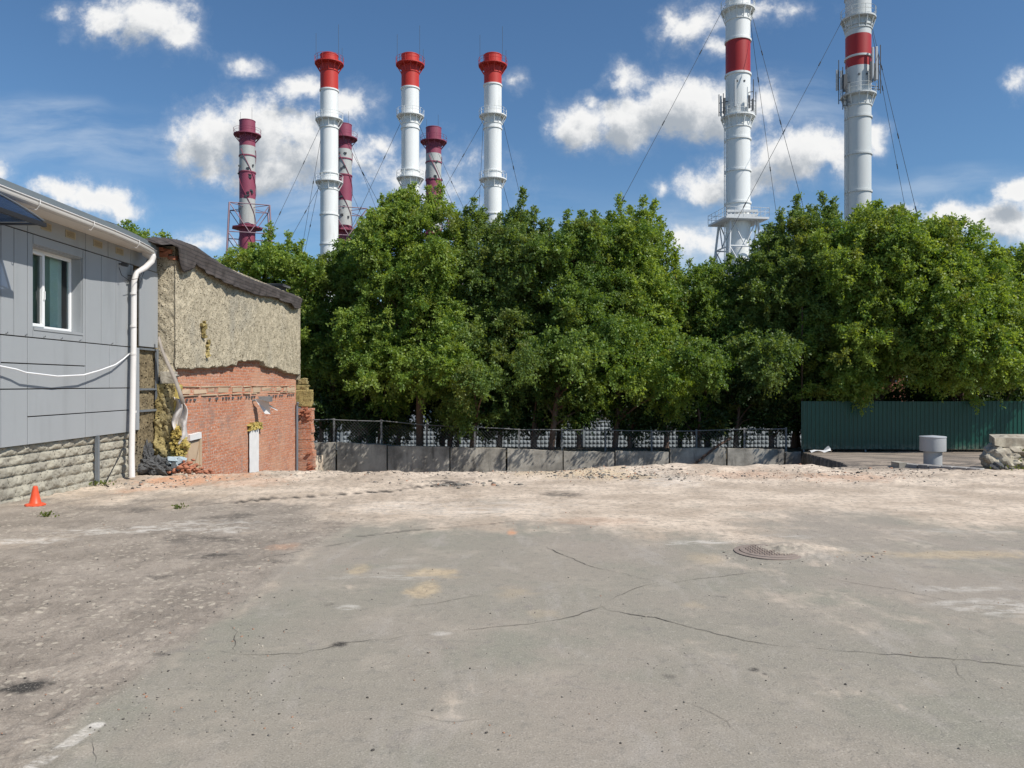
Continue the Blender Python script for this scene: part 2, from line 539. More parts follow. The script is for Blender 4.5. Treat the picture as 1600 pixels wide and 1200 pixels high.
def mat_tarp():
    m_, n, b = new_mat('bitumen_roofing')
    tc = n.node('ShaderNodeTexCoord').outputs['Object']
    s = n.node('ShaderNodeSeparateXYZ'); n.link(tc, s.inputs[0])
    c = n.node('ShaderNodeCombineXYZ')
    wob = n.m('MULTIPLY', n.noise(tc, .8, 2, .5), .10)
    n.link(s.outputs[1], c.inputs[0]); n.link(n.m('ADD', n.m('ADD', s.outputs[2], wob), n.m('MULTIPLY', s.outputs[0], .6)), c.inputs[1])
    br = n.node('ShaderNodeTexBrick', offset=.5); n.link(c.outputs[0], br.inputs['Vector'])
    for k, v in (('Scale', 1.0), ('Mortar Size', .012), ('Mortar Smooth', .6), ('Brick Width', .42), ('Row Height', .085)):
        br.inputs[k].default_value = v
    br.inputs['Color1'].default_value = (.052, .042, .038, 1); br.inputs['Color2'].default_value = (.070, .056, .050, 1)
    br.inputs['Mortar'].default_value = (.024, .02, .019, 1)
    col = n.mix(n.step(n.noise(tc, 2.4, 4, .6), .5, .75, 0, .5), br.outputs[0], (.10, .088, .078))
    n.put(b.inputs['Base Color'], col); b.inputs['Roughness'].default_value = .85
    n.put(b.inputs['Normal'], n.bump(n.noise(tc, 45, 3, .6), .5, .006))
    return m_
M['tarp'] = mat_tarp()

def mat_green():
    m_, n, b = new_mat('green_profiled_sheet')
    tc = n.node('ShaderNodeTexCoord').outputs['Object']
    s = n.node('ShaderNodeSeparateXYZ'); n.link(tc, s.inputs[0])
    col = n.mix(n.noise(tc, 1.2, 4, .6), (.004, .052, .037), (.006, .078, .054))
    sc = n.step(n.noise(n.vm('MULTIPLY', tc, (3, 3, 1)), 1.7, 6, .7, dist=.6), .66, .74, 0, .35)
    col = n.mix(sc, col, (.12, .26, .22))
    dust = n.m('MULTIPLY', n.step(s.outputs[2], -.55, -1.0), n.step(n.noise(tc, 7, 4, .6), .4, .7, .1, .6))
    col = n.mix(dust, col, (.30, .28, .22))
    n.put(b.inputs['Base Color'], col); b.inputs['Roughness'].default_value = .38
    return m_
M['green'] = mat_green()

def mat_leaf(name, c_dark, c_light, trans=.42):
    m_ = bpy.data.materials.new(name); m_.use_nodes = True
    n = NT(m_.node_tree); n.n.clear()
    out = n.node('ShaderNodeOutputMaterial'); b = n.node('ShaderNodeBsdfPrincipled'); t = n.node('ShaderNodeBsdfTranslucent')
    mx = n.node('ShaderNodeMixShader')
    at_ = n.node('ShaderNodeAttribute', attribute_name='tint')
    sp = n.node('ShaderNodeSeparateColor'); n.link(at_.outputs['Color'], sp.inputs[0])
    c = n.mix(sp.outputs[0], c_dark, c_light)
    c = n.mix(n.m('MULTIPLY', sp.outputs[1], .55), c, (.20, .20, .045, 1))
    n.put(b.inputs['Base Color'], c); b.inputs['Roughness'].default_value = .48
    b.inputs['Specular IOR Level'].default_value = .35
    tcx = n.mix(1.0, c, (1.7, 1.55, .55, 1), 'MULTIPLY')
    n.put(t.inputs[0], tcx)
    mx.inputs[0].default_value = trans
    n.link(b.outputs[0], mx.inputs[1]); n.link(t.outputs[0], mx.inputs[2]); n.link(mx.outputs[0], out.inputs[0])
    return m_
M['leaf'] = mat_leaf('maple_leaves', (.060, .128, .026), (.255, .355, .085))
M['leaf2'] = mat_leaf('fresh_leaves', (.078, .165, .028), (.330, .425, .090))
M['leaf4'] = mat_leaf('olive_leaves', (.075, .135, .032), (.215, .300, .085), .4)
M['leaf3'] = mat_leaf('shaded_leaves', (.025, .055, .015), (.060, .105, .026), .25)  # darker copy of the leaf colours, shade under the canopy put into them
M['weed'] = mat_leaf('weed_leaves', (.07, .11, .03), (.16, .20, .05))

def mat_ground():
    m_, n, b = new_mat('yard_surface')
    tc = n.node('ShaderNodeTexCoord').outputs['Object']
    a = n.node('ShaderNodeAttribute', attribute_name='mask_a'); sa = n.node('ShaderNodeSeparateColor'); n.link(a.outputs['Color'], sa.inputs[0])
    c_ = n.node('ShaderNodeAttribute', attribute_name='mask_b'); sb = n.node('ShaderNodeSeparateColor'); n.link(c_.outputs['Color'], sb.inputs[0])
    e_ = n.node('ShaderNodeAttribute', attribute_name='mask_c'); sc = n.node('ShaderNodeSeparateColor'); n.link(e_.outputs['Color'], sc.inputs[0])
    old, dust, orange = sa.outputs[0], sa.outputs[1], sa.outputs[2]
    white, dark, crack = sb.outputs[0], sb.outputs[1], sb.outputs[2]
    sand, soil, pave = sc.outputs[0], sc.outputs[1], sc.outputs[2]
    nb = n.noise(tc, .35, 5, .55); nm = n.noise(tc, 1.7, 6, .62); nf = n.noise(tc, 11, 5, .68); nff = n.noise(tc, 90, 3, .65)
    # smooth newer asphalt: grey with faint green and mauve tints
    new = n.mix(n.step(nb, .38, .62), (.278, .252, .202), (.316, .272, .222))
    new = n.mix(n.step(n.noise(n.vm('ADD', tc, (9, 3, 0)), .8, 5, .6), .50, .70, 0, .8), new, (.250, .240, .188))
    new = n.mix(n.step(nm, .50, .72, 0, .65), new, (.39, .335, .27))
    strk = n.noise(n.vm('MULTIPLY', n.vm('ADD', tc, n.vm('SCALE', n.noise(tc, .5, 2, .5, col=True), .8)), (1, .28, 1)), 3.2, 6, .68)
    new = n.mix(n.step(strk, .50, .72, 0, .6), new, (.38, .34, .295))
    new = n.mix(n.step(nf, .50, .70, 0, .40), new, (.17, .16, .14))
    new = n.mix(n.step(n.noise(n.vm('MULTIPLY', n.vm('ADD', tc, (3, 7, 0)), (.5, 1, 1)), 24, 4, .7), .56, .70, 0, .45), new, (.43, .385, .32))
    sct = n.noise(n.vm('ADD', n.vm('MULTIPLY', tc, (2.6, .5, 1)), n.vm('SCALE', n.noise(tc, .6, 2, .5, col=True), 2.2)), 3.0, 7, .72)
    new = n.mix(n.step(sct, .60, .70, 0, .40), new, (.40, .35, .30))
    new = n.mix(n.step(n.noise(tc, 2.6, 6, .7, dist=.7), .58, .70, 0, .5), new, (.205, .180, .165))
    # old rough asphalt with exposed pale stones
    oldc = n.mix(n.step(nm, .35, .68), (.245, .206, .166), (.350, .295, .240))
    v = n.vor(n.vm('ADD', tc, n.vm('SCALE', n.noise(tc, 6, 2, .5, col=True), .15)), 13)
    vc = n.vor(tc, 13, out='Color')
    chip = n.m('MULTIPLY', n.step(v, .36, .20), n.step(n.noise(tc, 2.1, 4, .6), .38, .56))
    oldc = n.mix(n.m('MULTIPLY', chip, .7), oldc, (.55, .48, .38))
    v2 = n.vor(tc, 42)
    oldc = n.mix(n.m('MULTIPLY', n.step(v2, .36, .16), n.step(nm, .42, .6, .0, .6)), oldc, (.36, .32, .27))
    oldc = n.mix(n.step(nf, .50, .68, 0, .5), oldc, (.11, .098, .085))
    oldc = n.mix(n.step(n.noise(n.vm('ADD', tc, (5, 1, 0)), .7, 5, .6), .48, .66, 0, .5), oldc, (.37, .315, .26))
    col = n.mix(old, new, oldc)
    # pale demolition dust
    dcol = n.mix(n.step(n.noise(tc, .9, 5, .6), .35, .66), (.46, .365, .275), (.72, .59, .46))
    dcol = n.mix(n.step(nf, .46, .66, 0, .7), dcol, (.25, .205, .165))
    dcol = n.mix(n.step(n.noise(n.vm('MULTIPLY', tc, (.35, 1, 1)), 4.5, 6, .7), .52, .66, 0, .45), dcol, (.33, .27, .215))
    dk = n.m('ADD', dust, n.m('ADD', n.m('MULTIPLY', n.m('SUBTRACT', nm, .5), 1.3), n.m('MULTIPLY', n.m('SUBTRACT', strk, .5), 1.2)))
    dk = n.m('MULTIPLY', n.step(dk, .12, .95), n.step(dust, .0, .12))
    col = n.mix(dk, col, dcol)
    scol = n.mix(n.step(nf, .35, .65), (.46, .33, .19), (.62, .48, .30))
    col = n.mix(n.m('MULTIPLY', sand, n.step(nf, .25, .6, .35, .8)), col, scol)
    col = n.mix(n.m('MULTIPLY', orange, n.step(nf, .25, .62, .45, 1)), col, (.62, .31, .17))
    pc = n.mix(n.step(n.noise(n.vm('MULTIPLY', tc, (.35, 1, 1)), 2.1, 6, .66), .42, .62), (.13, .110, .092), (.40, .32, .25))
    col = n.mix(pave, col, pc)
    wk = n.m('MULTIPLY', white, n.step(n.noise(n.vm('MULTIPLY', tc, (.4, 1, 1)), 7, 6, .75), .42, .60))
    col = n.mix(n.m('MULTIPLY', wk, .75), col, (.72, .67, .60))
    dk2 = n.m('MULTIPLY', dark, n.step(n.noise(tc, 6, 5, .7), .36, .54))
    col = n.mix(dk2, col, (.048, .043, .038))
    scol2 = n.mix(nf, (.050, .045, .030), (.10, .085, .055))
    col = n.mix(soil, col, scol2)
    # grain
    col = n.mix(n.step(nff, .54, .70, 0, .50), col, (.52, .47, .40))
    col = n.mix(n.step(nff, .46, .30, 0, .50), col, (.10, .09, .078))
    ag = n.vor(tc, 60)
    col = n.mix(n.m('MULTIPLY', n.step(ag, .30, .12), n.step(n.noise(tc, 7, 3, .6), .45, .65, 0, .5)), col, (.13, .115, .10))
    col = n.mix(crack, col, (.035, .031, .028))
    n.put(b.inputs['Base Color'], col)
    b.inputs['Roughness'].default_value = .92
    b.inputs['Specular IOR Level'].default_value = .25
    h = n.m('ADD', n.m('MULTIPLY', nff, n.m('ADD', .35, n.m('MULTIPLY', old, .7))), n.m('ADD', n.m('MULTIPLY', nf, n.m('ADD', .5, n.m('MULTIPLY', old, 1.0))), n.m('MULTIPLY', chip, .25)))
    n.put(b.inputs['Normal'], n.bump(h, .55, .012))
    return m_
M['ground'] = mat_ground()

# ------------------------------------------------------------------ ground: one sheet to the horizon
PIT = [(-6.9, 17.3), (-6.75, 15.45), (-4.0, 15.25), (-1.0, 15.2), (1.2, 15.35), (2.4, 16.0), (4.5, 16.4), (6.6, 16.5), (7.5, 17.2), (8.4, 19.5), (11.75, 31.2)]
def ground_z(x, y):
    w = fbm(x*1.3, y*1.3, 4)
    yedge = np.interp(x, [p[0] for p in PIT], [p[1] for p in PIT])+w*.25
    slope = -1.0*np.clip((y-15.5)/15.5, 0, 1)
    z = np.where(y > 15.5, slope, 0.0)
    z = z-.12*sstep(y, 9, 14)*sstep(x, -4.5, -7.5)
    far = sstep(y, 33.5, 39)
    z = z-1.75*far
    inpit = (x > -7.6+.001) & (x < 11.8) & (y < 31.35)
    drop = sstep(y-yedge, 0.0, .30)
    zp = -3.4
    z = np.where(inpit & (y > yedge), z*(1-drop)+zp*drop, z)
    # heaped rim of soil along the broken edge
    rim = np.exp(-((y-yedge+.55)/.45)**2)*sstep(x, -7.2, -5.5)*sstep(x, 8.6, 6.0)
    amp = np.interp(x, [-6, -2, 0, 2, 3, 6, 7], [.03, .03, .04, .11, .12, .10, .05])
    z = z+rim*(amp+w*.12)*(y < yedge+.2)
    z = z+(fbm(x*3.1, y*3.1, 4)*.07+fbm(x*11, y*11, 3)*.022)*sstep(y, 11.5, 14.5)*(y < 20)
    return z

def build_ground():
    def spread(a, b, n, p): return a+(b-a)*np.linspace(0, 1, n)**p
    inv = 1/np.linspace(1/2.9, 1/14.6, 360)
    ys = np.concatenate([[-900, -200, -60, -20, -8, -3, 0, 1, 1.8, 2.4], inv, np.linspace(14.6, 16.9, 90)[1:], np.linspace(16.9, 31.4, 110)[1:],
                         [31.6, 32, 33, 34, 35, 36, 37, 38, 40, 45, 60, 90, 150, 400, 1200, 4500]])
    ts = np.concatenate([[-60, -14, -5, -2.5, -1.6, -1.25], np.linspace(-1.05, 1.05, 900), [1.25, 1.6, 2.5, 5, 14, 60]])
    T, Y = np.meshgrid(ts, ys)
    X = T*(1.2+.70*np.maximum(Y, 0)+np.maximum(-Y, 0)*.3)
    Z = ground_z(X, Y)
    # ------- masks in metres on the yard
    old_line = [gnd(*p) for p in ((20, 1230), (90, 1170), (190, 1080), (262, 1030), (345, 972), (420, 905), (500, 850), (560, 818), (640, 800), (760, 790))]
    ly = np.array([p[1] for p in old_line]); lx = np.array([p[0] for p in old_line])
    wob = fbm(X*2, Y*2, 4)*.18+fbm(X*11, Y*11, 3)*.05
    xl = np.interp(Y, ly, lx)
    old = sstep(xl-X+wob*1.6, -.10, .16)
    old = np.where(Y > 11.2, old*sstep(X, 1.5, -1.5), old)
    n_l = fbm(X*.5, Y*.5, 5)
    dustline = np.interp(X, [-8, -4, 0, 3, 6, 12], [11.6, 11.0, 9.4, 9.0, 8.8, 9.6])
    dust = sstep(Y-dustline+n_l*5.0, -1.6, 2.6)
    dust = np.clip(dust, 0, 1)*np.where(X < -3, .92, 1)
    dust = np.maximum(dust, .30*sstep(n_l, .02, .16)*sstep(Y, 3.5, 7))
    edgeband = (.15+1.1*np.clip(fbm(X*1.1, Y*1.1, 3)+.08, 0, .4))*np.exp(-((xl-X+.06+wob)/.09)**2)*sstep(Y, 2, 3)*(Y < 11)
    dust = np.maximum(dust, .85*edgeband)
    orange = np.zeros_like(X); sand = np.zeros_like(X); white = np.zeros_like(X); dark = np.zeros_like(X); crack = np.zeros_like(X)
    def blob(arr, px, py, rpx, rpy, k=1.0, soft=.6):
        gx, gy = gnd(px, py); d = gy
        rx = rpx/FP*d; ry = abs(gnd(px, py+rpy)[1]-gnd(px, py-rpy)[1])/2
        q = np.hypot((X-gx)/rx, (Y-gy)/ry)+fbm(X*2.4+px, Y*3.1, 3)*1.3+fbm(X*11+px, Y*17, 4)*1.2
        np.maximum(arr, k*sstep(q, 1.5, .75-soft*.5), out=arr)
    for a in ((685, 894, 34, 6, .8), (665, 921, 20, 10, .8), (562, 889, 15, 8, .6), (845, 958, 22, 6, .25), (800, 927, 26, 8, .3), (1105, 872, 30, 8, .35), (1490, 866, 110, 5, .6), (950, 745, 65, 5, .9), (870, 741, 60, 5, .8), (1085, 945, 20, 6, .3)):
        blob(sand, *a)
    for a in ((800, 832, 7, 4, .9), (445, 856, 25, 5, .35), (320, 745, 60, 7, .9), (270, 742, 40, 6, .9), (235, 757, 45, 5, .45), (395, 752, 50, 6, .35), (1170, 742, 60, 5, .3), (1320, 745, 70, 6, .35), (930, 815, 70, 5, .2)):
        blob(orange, *a)
    for a in ((60, 845, 48, 4, .95), (120, 832, 60, 4, .7), (240, 827, 120, 5, .85), (345, 817, 80, 4, .6), (1110, 847, 55, 3.5, .8), (1560, 948, 70, 10, .65), (1500, 920, 60, 4, .5), (1220, 838, 40, 3, .4),
              (620, 885, 30, 12, .2), (545, 950, 16, 4, .7), (600, 900, 60, 5, .35), (700, 797, 160, 6, .45), (640, 790, 90, 6, .4), (810, 788, 90, 6, .35), (690, 990, 14, 3, .5), (1480, 830, 90, 4, .35), (1045, 750, 42, 10, .55), (40, 760, 10, 3, .3)):
        blob(white, *a)
    for a in ((40, 1073, 26, 8, 1), (82, 1070, 12, 4, .9), (530, 1007, 11, 5, 1), (340, 868, 40, 6, .9), (315, 843, 70, 6, .55), (365, 808, 40, 5, .6), (250, 900, 22, 3, .7), (700, 756, 28, 4, .95), (885, 772, 34, 4, .7),
              (250, 1022, 20, 4, .6), (515, 945, 8, 3, .6), (1178, 1046, 8, 3, .9), (1194, 1053, 4, 2, .8), (1045, 1057, 12, 4, .45), (1128, 932, 8, 3, .6), (1530, 986, 8, 3, .6), (430, 877, 30, 3, .4), (220, 797, 26, 5, .55)):
        blob(dark, *a)
    cr = [
        ([(944, 941), (948, 950), (1010, 962), (1080, 977), (1150, 995), (1225, 1008), (1330, 1019), (1440, 1028), (1540, 1036), (1700, 1046)], .010, 1),
        ([(945, 945), (920, 955), (880, 966), (800, 975), (740, 981), (660, 990), (600, 998), (530, 1006), (470, 1019), (400, 1022), (330, 1022)], .007, .8),
        ([(860, 855), (885, 868), (920, 882), (960, 893), (1000, 901), (1040, 911)], .008, .9),
        ([(1040, 911), (1080, 905), (1150, 898), (1210, 890)], .006, .6),
        ([(1040, 911), (1000, 920), (975, 932), (945, 945)], .006, .55),
        ([(1225, 850), (1270, 853), (1330, 862), (1420, 868)], .012, .9),
        ([(1440, 915), (1500, 930), (1570, 945), (1640, 956)], .008, .6),
        ([(988, 1070), (998, 1086)], .004, .9), ([(1497, 1005), (1500, 1040), (1515, 1070)], .004, .4),
        ([(350, 972), (365, 990), (358, 1022)], .006, .6), ([(130, 1150), (150, 1175), (135, 1200)], .005, .5),
        ([(280, 792), (360, 786), (430, 780), (500, 775), (560, 771), (620, 767), (660, 761), (690, 757), (720, 757)], .05, 1),
        ([(560, 838), (640, 829), (720, 822), (800, 815)], .03, .6), ([(430, 868), (500, 855), (560, 845)], .02, .45),
        ([(600, 955), (640, 948), (700, 935), (760, 930)], .004, .4), ([(1060, 1090), (1110, 1110), (1150, 1150)], .004, .35), ([(640, 1110), (700, 1125), (770, 1120)], .004, .35),
        ([(1300, 905), (1410, 925), (1520, 945)], .006, .4), ([(990, 965), (1010, 960), (1040, 958)], .004, .4),
    ]
    for pts, wdt, k in cr:
        if wdt < .015: continue
        g_ = [gnd(*p) for p in pts]
        jx = fbm(X*3, Y*3, 3)*.09; jy = fbm(X*3+40, Y*3, 3)*.09
        dd = polydist(X+jx, Y+jy, g_)
        wv = np.maximum(wdt, np.maximum(Y, 0)**2*.00007)*(.45+1.1*(fbm(X*4+3, Y*4, 3)+.5))
        m_ = sstep(dd, wv*1.5, wv*.4)*k*(.45+.55*sstep(fbm(X*5, Y*5+9, 3), -.12, .05))
        crack = np.maximum(crack, m_)
    # white paint line at the asphalt seam
    wl = polydist(X, Y, [gnd(30, 1210), gnd(95, 1170), gnd(150, 1133)])
    white = np.maximum(white, sstep(wl, .05, .03)*1.0)
    # faint tyre tracks
    for pts in ([(1300, 870), (1180, 925), (1060, 985)], [(1190, 925), (1270, 960), (1330, 985)], [(1080, 1000), (1200, 1050), (1400, 1110)], [(700, 985), (735, 1040), (700, 1110)], [(540, 880), (565, 930)], [(1560, 1000), (1640, 1050)]):
        dd = polydist(X, Y, [gnd(*p) for p in pts])
        dust = np.maximum(dust, .26*sstep(dd, .16, .06)*(.3+.7*sstep(fbm(X*25, Y*9, 3), -.1, .2)))
    pave = sstep(X-(7.1+fbm(X, Y, 3)*.8), 0, .6)*sstep(Y, 15.6, 16.6)
    pave = np.where(Y > 31.3, 0, pave)
    soil = np.where(Y > 31.3, 1.0, 0.0)
    soil = np.maximum(soil, np.where((Z < -1.6) & (Y < 31.4), .8, 0))
    soil = np.where(np.abs(T) > 1.3, np.where(Y > 20, 1.0, soil), soil)
    old = old*(Y < 16); 
    Z = Z-crack*.008*(Y < 14)+old*fbm(X*7, Y*7, 4)*.035+old*fbm(X*30, Y*30, 2)*.010
    rid = polydist(X, Y, [gnd(*p) for p in ((360, 782), (430, 776), (500, 771), (560, 767), (620, 763), (690, 753), (740, 753))])
    Z = Z+.055*sstep(rid, .35, .05)*(fbm(X*6, Y*6, 3)+.7)
    # shallow mound of dirt over the manhole's right side
    mx, my = gnd(1250, 862)
    Z = Z+.062*np.exp(-(((X-mx+.03)/.46)**2+((Y-my)/.30)**2))*(1+fbm(X*14, Y*14, 3))
    md = np.exp(-(((X-mx+.1)/.62)**2+((Y-my)/.34)**2))
    dust = np.maximum(dust, sstep(md+fbm(X*9, Y*9, 3)*.5, .25, .6)*.55)
    V = np.stack([X, Y, Z], -1).reshape(-1, 3)
    o = np_mesh('ground', V, grid_faces(len(ys), len(ts)), M['ground'], smooth=True)
    for nm, (a, b, c) in (('mask_a', (old, dust, orange)), ('mask_b', (white, dark, crack)), ('mask_c', (sand, soil, pave))):
        at_ = o.data.attributes.new(nm, 'FLOAT_COLOR', 'POINT')
        arr = np.stack([a, b, c, np.ones_like(a)], -1).astype(np.float32)
        at_.data.foreach_set('color', arr.ravel())
    tag(o, 'cracked grey asphalt yard with pale demolition dust and a broken far edge', 'ground', kind='structure')
    return o, cr
GROUND, CRACKS = build_ground()

def gz(x, y):
    return float(ground_z(np.array([float(x)]), np.array([float(y)]))[0])

M['crack'] = paint('crack_dirt', (.10, .087, .072), 1.0, 0, .3, 20)
def build_cracks():
    for ci, (pts, wdt, k) in enumerate(CRACKS):
        if wdt >= .015: continue
        P = [np.array(gnd(*p)) for p in pts]
        run = []
        for a, c in zip(P[:-1], P[1:]):
            n = max(2, int(np.linalg.norm(c-a)/.025))
            run += [a+(c-a)*i/n for i in range(n)]
        run.append(P[-1]); run = np.array(run)
        # soften the corners, then wander
        for _ in range(8): run[1:-1] = (run[:-2]+2*run[1:-1]+run[2:])/4
        L_ = np.concatenate([[0], np.cumsum(np.linalg.norm(np.diff(run, axis=0), axis=1))])
        t_ = np.gradient(run, axis=0); t_ /= np.linalg.norm(t_, axis=1, keepdims=True)
        nn = np.stack([-t_[:, 1], t_[:, 0]], 1)
        off = fbm(L_*1.6+ci*9, L_*0+ci, 4)*.16+fbm(L_*14+ci*3, L_*0+2, 3)*.035
        run = run+nn*off[:, None]
        w_ = (wdt*.20+run[:, 1]**2*.000030)*np.clip(.95+2.2*fbm(L_*5+ci, L_*0+7, 3)+.9*fbm(L_*30, L_*0+ci, 2), .0, 2)
        w_ = w_*(.45+.55*k)*np.minimum(1, np.minimum(L_, L_[-1]-L_)/.25+.1)
        b = MB(); vs = []
        for (x, y), n_, w1 in zip(run, nn, w_):
            z = gz(x, y)+.004
            vs += [(x+n_[0]*w1, y+n_[1]*w1, z), (x-n_[0]*w1, y-n_[1]*w1, z)]
        b.add(vs, [(2*i, 2*i+1, 2*i+3, 2*i+2) for i in range(len(run)-1)])
        b.build('crack', M['crack'], GROUND)
build_cracks()

# ------------------------------------------------------------------ stones
def icos():
    bm = bmesh.new(); bmesh.ops.create_icosphere(bm, subdivisions=1, radius=1)
    v = np.array([tuple(p.co) for p in bm.verts]); f = np.array([[q.index for q in p.verts] for p in bm.faces]); bm.free()
    return v, f
ICO_V, ICO_F = icos()
def stones(name, pos, size, mats, label, cat, kind=None, parent=None, flat=.6):
    n = len(pos)
    V = ICO_V[None]*(1+RNG.uniform(-.35, .35, (n, len(ICO_V), 1)))
    V = V*np.stack([RNG.uniform(.7, 1.4, n), RNG.uniform(.7, 1.4, n), RNG.uniform(.5, 1.0, n)*flat/.6], -1)[:, None]*size[:, None, None]
    ang = RNG.uniform(0, 6.28, n); c, s = np.cos(ang)[:, None], np.sin(ang)[:, None]
    V = np.stack([V[..., 0]*c-V[..., 1]*s, V[..., 0]*s+V[..., 1]*c, V[..., 2]], -1)+pos[:, None]
    F = ICO_F[None]+np.arange(n)[:, None, None]*len(ICO_V)
    o = np_mesh(name, V.reshape(-1, 3), F.reshape(-1, 3), mats, parent)
    mi = np.repeat((RNG.random(n)**2.0*len(mats)).astype(int), len(ICO_F)).astype(np.int32)
    o.data.polygons.foreach_set('material_index', mi)
    if label: tag(o, label, cat, kind=kind)
    return o
STONEM = [paint('grey_grit', (.20, .18, .155), .95), paint('dark_grit', (.07, .062, .055), .95), paint('pale_grit', (.42, .37, .30), .95), paint('brick_grit', (.36, .20, .13), .95)]
def scatter():
    pos = []; size = []
    def add(n, fx, fs):
        for _ in range(n):
            x, y = fx(); pos.append((x, y, gz(x, y)+.002)); size.append(fs())
    R = random
    add(700, lambda: gnd(R.uniform(0, 1600), 750+(R.random()**1.9)*430), lambda: .003+.006*R.random()**3)
    add(500, lambda: gnd(R.uniform(0, 470), R.uniform(830, 1150)), lambda: R.uniform(.003, .007))
    add(1500, lambda: (R.uniform(-6.5, 8), 15.3-abs(R.gauss(0, .8))), lambda: R.uniform(.005, .009)+.018*R.random()**6)
    add(500, lambda: (R.gauss(1.8, .9), R.gauss(14.7, .35)), lambda: .008+.030*R.random()**3)
    add(300, lambda: (R.uniform(5.5, 9.5), R.gauss(15.6, .5)), lambda: .006+.03*R.random()**4)
    mx, my = gnd(1250, 866)
    add(420, lambda: (R.gauss(mx+.05, .30), R.gauss(my-.05, .13)), lambda: R.uniform(.005, .018))
    cx, cy = gnd(700, 757)
    add(90, lambda: (R.gauss(cx, .5), R.gauss(cy, .18)), lambda: R.uniform(.012, .05))
    add(160, lambda: (R.uniform(-7.2, -5.6), R.uniform(13.4, 15.6)), lambda: .006+.03*R.random()**3)
    stones('gravel', np.array(pos), np.array(size), STONEM, 'loose grit and small stones strewn over the yard', 'gravel', kind='stuff')
scatter()

# ------------------------------------------------------------------ manhole
def manhole():
    cx, cy = gnd(1203, 864)
    t = thing('manhole_cover', 'rusty round manhole cover half buried under dirt in the yard', 'manhole cover', (cx, cy, 0))
    b = MB(); z0 = gz(cx-.2, cy)
    R0 = .30
    b.lathe(cx, cy, [(R0+.06, z0-.05), (R0+.06, z0+.016), (R0+.012, z0+.022), (R0+.008, z0-.02)], 48)
    b.build('frame_ring', M['dusty'], t, True, 40)
    b = MB()
    b.lathe(cx, cy, [(R0, z0-.02), (R0, z0+.024), (R0-.03, z0+.027), (0.001, z0+.026)], 48)
    for i in range(-8, 9):
        for j in range(-8, 9):
            x, y = i*.037, j*.037
            if math.hypot(x, y) < R0-.045:
                s = .011
                if (i+j) % 2: b.box(cx+x-s*1.4, cx+x+s*1.4, cy+y-s*.5, cy+y+s*.5, z0+.026, z0+.034)
                else: b.box(cx+x-s*.5, cx+x+s*.5, cy+y-s*1.4, cy+y+s*1.4, z0+.026, z0+.034)
    b.build('lid', M['dusty'], t)
manhole()

# ------------------------------------------------------------------ traffic cone
def cone():
    x, y = gnd(55, 793, -.08)
    z = gz(x, y)
    t = thing('traffic_cone', 'small faded orange traffic cone beside the stone plinth', 'traffic cone', (x, y, z))
    b = MB()
    n = 8; pts = []
    prof = [(.135, 0), (.142, .006), (.140, .022), (.122, .034), (.085, .040)]
    vs = []
    for r, h in prof:
        for k in range(n):
            a = 2*math.pi*(k+.5)/n
            vs.append((x+r*math.cos(a), y+r*math.sin(a), z+h))
    fs = [(i*n+k, i*n+(k+1) % n, (i+1)*n+(k+1) % n, (i+1)*n+k) for i in range(len(prof)-1) for k in range(n)]
    fs.append(tuple(range(n))[::-1])
    b.add(vs, fs)
    b.build('base', M['cone'], t)
    b = MB()
    b.lathe(x, y, [(.088, z+.036), (.080, z+.045), (.055, z+.16), (.036, z+.255), (.034, z+.27), (.026, z+.292), (.018, z+.292), (.016, z+.25)], 28)
    b.build('cone_body', M['cone'], t, True, 50)
cone()

